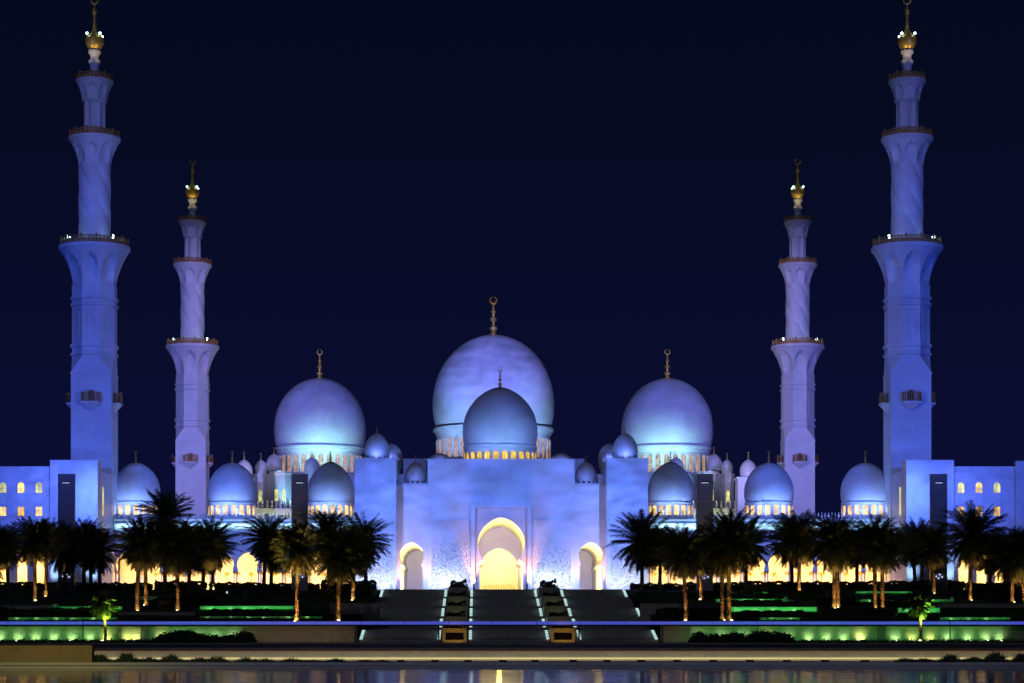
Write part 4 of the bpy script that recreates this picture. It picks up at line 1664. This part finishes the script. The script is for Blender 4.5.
def palm(px, py_c, rpx, py_b, d, label, lit=0.0, seed=0, green=False, hot=False):
    """px: trunk foot and crown column, py_c: crown heart, rpx: crown half width, py_b: foot"""
    z0 = zx(py_b, d)
    if not green:
        z0 = min(z0, zg(d) + 0.25) if d < 374 else ZP
        z0 = max(z0, zg(d) - 0.35)
    zc = zx(py_c, d)
    h = zc - z0
    t = thing('date_palm', (xx(px, d), d, z0), label, 'palm', 'date palms in front of the mosque')
    rg = random.Random(seed + 7)
    lean = rg.uniform(-0.6, 0.6)
    link('trunk', palm_trunk(h, 0.33 if rpx > 15 else 0.2, 0.24 if rpx > 15 else 0.15, seed, lean), t)
    if green:
        cm = cached(('gc', seed % 2), lambda: palm_crown(300 + seed, nf=34, L=2.0, size=0.85, leafw=0.10))
    else:
        cm = CROWNS[seed % 5]
    c = link('crown', cm, t, (lean, 0, h), rg.uniform(0, 6.28))
    k = rpx * d / F / (3.5 if not green else 1.38)
    c.scale = (k, k, k * rg.uniform(0.9, 1.12))
    c.rotation_euler = (rg.uniform(-0.14, 0.14), rg.uniform(-0.14, 0.14), rg.uniform(0, 6.28))
    if lit:
        lx = rg.uniform(-0.3, 0.3)
        uplight((xx(px, d) + lx, d - 0.95, z0 - 0.05), shortlab(label),
                'spotlights under the palms', False, sc_=1.25 if hot else 0.8)
        spot((xx(px, d) + lx, d - 1.0, z0 + 0.35), (xx(px, d) + lean * 0.5, d + 0.1, z0 + h * 0.85), 190 * lit, (1.0, 0.52, 0.14), 50, 1.0, size=0.12)
        spot((xx(px, d) + lx * 3, d - 5.5, z0 + 0.2), (xx(px, d) + lean, d - 0.4, z0 + h), (480 if lit < 15 else 1300) * lit, (1.0, 0.72, 0.20), 44, 1.0, size=0.12)
        spot((xx(px, d) + lx, d - 0.9, z0 + 0.3), (xx(px, d), d, z0 + 0.9), 16 * lit, (1.0, 0.62, 0.2), 120, 1.0, size=0.1)
    return t


def shortlab(s_):
    w = ('warm spotlight under the ' + s_.replace('date palm', 'palm')).split()
    return ' '.join(w[:16])


PALMS = [
    # px, crown y, half width, foot y, d, label, light
    (-12, 556, 24, 597, 355, 'date palm cut by the left edge', 0),
    (8, 546, 23, 596, 356, 'date palm just inside the left edge', 3),
    (35, 541, 24, 602, 344, 'lit date palm below the lit windows of the left corner block', 9),
    (46, 540, 20, 597, 354, 'slim date palm left of the leftmost slab tower', 6),
    (65, 547, 22, 594, 363, 'dark date palm at the foot of the leftmost slab tower', 0),
    (84, 540, 21, 588, 374, 'dark date palm just right of the leftmost slab tower', 0),
    (91, 545, 20, 588, 377, 'second dark date palm right of the leftmost slab tower', 0),
    (100, 551, 21, 590, 372, 'dark date palm above the small green-lit palm on the left', 0),
    (137, 543, 24, 611, 326, 'lit date palm left of the tallest left palm', 8),
    (146, 548, 22, 606, 335, 'date palm with lit foot behind the left palm group', 9),
    (165, 517, 25, 590, 372, 'tallest date palm of the left group, rising to the arcade roof', 0),
    (178, 547, 28, 611, 326, 'broad date palm in the middle of the left group', 7),
    (189, 548, 24, 590, 372, 'dark date palm in the back of the left group', 0),
    (203, 551, 22, 589, 374, 'dark slender date palm left of the two bright arches', 0),
    (213, 544, 24, 590, 371, 'date palm beside the two bright arches with glowing trunk', 9),
    (264, 537, 25, 588, 375, 'date palm just right of the two bright arches', 0),
    (271, 551, 20, 589, 374, 'shorter date palm behind the front lit palm on the left', 0),
    (297, 549, 26, 622, 307, 'front date palm with glowing yellow crown left of the stairs', 22),
    (329, 536, 25, 592, 366, 'tall dark date palm right of the inner left slab tower', 0),
    (338, 556, 28, 622, 307, 'front date palm with white lamp at its foot left of the stairs', 9),
    (353, 553, 22, 601, 346, 'date palm with bright orange trunk left of the stairs', 14),
    (366, 541, 24, 590, 372, 'date palm closest to the gatehouse on the left', 0),
    (642, 541, 27, 591, 370, 'date palm closest to the gatehouse on the right', 0),
    (660, 546, 23, 592, 366, 'dark date palm second from the gatehouse on the right', 0),
    (686, 552, 26, 622, 307, 'front date palm with bright lamp at its foot right of the stairs', 7),
    (701, 556, 22, 601, 346, 'shorter date palm with lit foot at the inner right slab tower', 11),
    (722, 549, 25, 621, 308, 'left one of the two front palms by the green strips', 5),
    (729, 541, 27, 622, 307, 'right one of the two front palms with bright lamp', 9),
    (746, 543, 25, 590, 372, 'dark date palm behind the two front palms on the right', 0),
    (792, 541, 22, 590, 373, 'dark date palm left behind the glowing one by the rear minaret', 0),
    (799, 538, 27, 593, 364, 'date palm with glowing trunk under the right rear minaret', 14),
    (834, 545, 25, 609, 329, 'left of two close palms in the middle of the right garden', 11),
    (838, 540, 24, 608, 330, 'right of two close palms in the middle of the right garden', 9),
    (857, 548, 22, 590, 372, 'dark date palm behind the twin lit trunks', 0),
    (875, 540, 24, 611, 326, 'left palm of the twin lit trunks on the right', 9),
    (882, 549, 25, 611, 325, 'right palm of the twin lit trunks on the right', 9),
    (915, 545, 22, 586, 380, 'dark date palm left of the rightmost slab tower', 0),
    (922, 542, 20, 586, 381, 'second dark date palm left of the rightmost slab tower', 0),
    (934, 547, 23, 594, 363, 'date palm with reddish trunk at the rightmost slab tower', 4),
    (970, 536, 29, 601, 347, 'large date palm under the windows of the right corner block', 7),
    (990, 553, 22, 590, 372, 'dark date palm right of the large one by the right block', 0),
    (1012, 558, 24, 603, 342, 'low date palm near the right edge with lit fronds', 7),
    (1024, 553, 26, 604, 340, 'date palm cut by the right edge', 6),
]
for i, a in enumerate(PALMS):
    palm(*a[:6], lit=a[6], seed=i, hot=a[0] in (686, 729, 338, 701, 35))
for px, lb, gc in ((105.5, 'small green-lit palm in front of the left green wall', (0.5, 1.0, 0.1)),
                   (921, 'small green-lit palm in front of the right green wall', (0.4, 1.0, 0.12))):
    palm(px, 603, 12.5, 642, 296.5, lb, lit=0, seed=int(px) % 2, green=True)
    x = xx(px, 296.5)
    uplight((x - 0.3, 295.6, -0.6), 'warm spotlight under the ' + lb, 'spotlights under the palms', sc_=1.2)
    spot((x - 0.2, 295.5, -0.3), (x, 296.6, 3.5), 1500, (1.0, 0.62, 0.14), 34, 1.0, size=0.12)
    spot((x + 1.5, 294.4, 0.0), (x, 296.5, 4.7), 26000, gc, 60, 0.9, size=0.12)

# ------------------------------------------------------------------ hedges
HM = [hedge_mesh(9.0, 2.2, 1.5, 3000, 21 + i) for i in range(3)]
rows = [(372.5, 'top', 9.5), (355.0, 'second', 10.5), (337.0, 'third', 11.5), (319.0, 'lowest', 12.5)]
for s, side in ((-1, 'left'), (1, 'right')):
    for d, rn, step in rows:
        k = 0
        x = HALF + 5.2
        while x < 86:
            skip = rng.random() < (0.0 if rn == 'top' else 0.30)
            if not skip:
                o = link('hedge', HM[rng.randrange(3)], None, (X0 + s * x, d + rng.uniform(-1.2, 1.2), zg(d) - 0.35), rng.choice((0, PI)) + rng.uniform(-0.04, 0.04))
                hs = rng.uniform(0.8, 1.15) * (1.0 if rn == 'top' else 0.8)
                o.scale = (rng.uniform(0.95, 1.1), 1, hs)
                tag(o, 'dark clipped hedge, %s out from the stairs in the %s row on the %s' % (ORD[k], rn, side), 'hedge', 'hedges on the garden slope')
                k += 1
            x += step

# rounded bushes before the front walls
BMs = [bush_mesh(2.6, 1.8, 1.7, 1600, 41 + i) for i in range(3)]
bl = [(168, 1.0), (183, 1.15), (199, 0.8), (214, 0.75), (230, 0.7), (246, 1.0), (700, 1.0), (716, 0.85), (735, 0.95), (757, 1.1), (772, 1.05), (786, 0.8)]
for i, (px, k) in enumerate(bl):
    dd = 291.5 + (i % 3)
    o = link('bush', BMs[i % 3], None, (xx(px, dd), dd, -0.65), i * 1.3)
    o.scale = (k, k, k)
    side = 'left' if i < 6 else 'right'
    tag(o, '%s dark rounded bush from the left before the %s green-lit wall' % (ORD[i % 6], side), 'bush', 'bushes before the green walls')

# low ground cover along the foot of the green walls and grasses by the pool
rg = random.Random(3)
m = MB()


def fnc():
    s_ = rg.choice((0, 1))
    x = xx(rg.uniform(-5, 250), 297) if s_ == 0 else xx(rg.uniform(688, 1030), 297)
    return Vector((x, 296.8 + rg.uniform(-1.6, 1.2), -0.6 + abs(rg.gauss(0, 0.18)))), Vector((0, 0, 1))


leaf_cloud(m, 9000, fnc, 0.3, rg)
for (xa, xb, d, zl) in STRIPS:
    def fns():
        x = rg.uniform(xa, xb)
        hh = 0.16 + 0.14 * math.sin(x * 1.9 + d) * math.sin(x * 0.63)
        return Vector((x, d - rg.uniform(0.75, 1.6), zl - 0.12 + abs(rg.gauss(0, hh)))), Vector((0, -0.3, 1))
    leaf_cloud(m, int((xb - xa) * 45), fns, 0.24, rg)
tag(m.build('ground_cover', leaf), 'low dark ground cover at the foot of the green-lit walls and strips', 'ground cover', kind='stuff')
m = MB()
for (p0, p1, cnt, hmax) in ((93, 400, 2600, 0.62), (893, 1030, 2000, 0.75)):
    for _ in range(cnt):
        u = rg.random()
        px = p0 + (p1 - p0) * (u ** 1.6 if p0 < 500 else u ** 0.75)
        env = (1 - 0.75 * u ** 1.6) if p0 < 500 else (0.35 + 0.65 * u ** 0.75)
        cl = 0.55 + 0.45 * math.sin(px * 0.21) * math.sin(px * 0.057 + 1)
        h = hmax * env * cl * rg.uniform(0.45, 1.1)
        y = rg.uniform(113.2, 117.0)
        x = xx(px, y)
        lx, ly = rg.gauss(0, 0.16), rg.gauss(0, 0.1)
        w = rg.uniform(0.012, 0.026)
        z0 = -1.27
        m.add([(x - w, y, z0), (x + w, y, z0), (x + lx * 0.5 + w, y + ly * 0.5, z0 + h * 0.7), (x + lx * 0.5 - w, y + ly * 0.5, z0 + h * 0.7)], [(0, 1, 2, 3)])
        m.add([(x + lx * 0.5 - w, y + ly * 0.5, z0 + h * 0.7), (x + lx * 0.5 + w, y + ly * 0.5, z0 + h * 0.7), (x + lx * 1.3, y + ly, z0 + h)], [(0, 1, 2)])
tag(m.build('pool_grass', reedm), 'dark grasses growing along the pool edge', 'grass', kind='stuff')

# slim lamp posts in the garden
for px, y0, y1, lb in ((83, 598, 641, 'thin dark pole left of the small left palm'), (950, 598, 641, 'thin dark pole right of the small right palm')):
    d = 296.0
    z0, z1 = -0.6, zx(y0, d)
    t = thing('light_pole', (xx(px, d), d, z0), lb, 'pole', 'thin poles in the garden')
    m = MB()
    m.tube((0, 0, 0), (0, 0, z1 - z0), 0.07, 0.045, 8)
    m.lathe([(0.16, 0), (0.16, 0.15), (0.08, 0.2)], 10)
    m.build('shaft', dark_metal, t)
    m = MB()
    m.lathe([(0.05, z1 - z0), (0.16, z1 - z0 + 0.05), (0.16, z1 - z0 + 0.22), (0.05, z1 - z0 + 0.3)], 10)
    m.build('lamp_head', dark_metal, t)
# small bollard lights
for px, py, d, lb in ((227, 599, 352, 'white bollard light below the two bright arches'),
                      (390, 595, 362, 'white bollard light beside the top of the stairs on the left'),
                      (474, 586.5, 378, 'small dark bollard left of the gate'), (527, 586.5, 378, 'small dark bollard right of the gate')):
    z0 = zg(d) if d < 372 else ZP
    t = thing('bollard_light', (xx(px, d), d, z0 - 0.05), lb, 'bollard')
    m = MB()
    m.lathe([(0.14, 0), (0.14, 0.75), (0.1, 0.8)], 10)
    m.build('post', dark_metal, t)
    m = MB()
    m.lathe([(0.13, 0.8), (0.13, 1.1), (0.05, 1.14)], 10)
    m.build('lamp', stair_led if d < 370 else dark_metal, t)
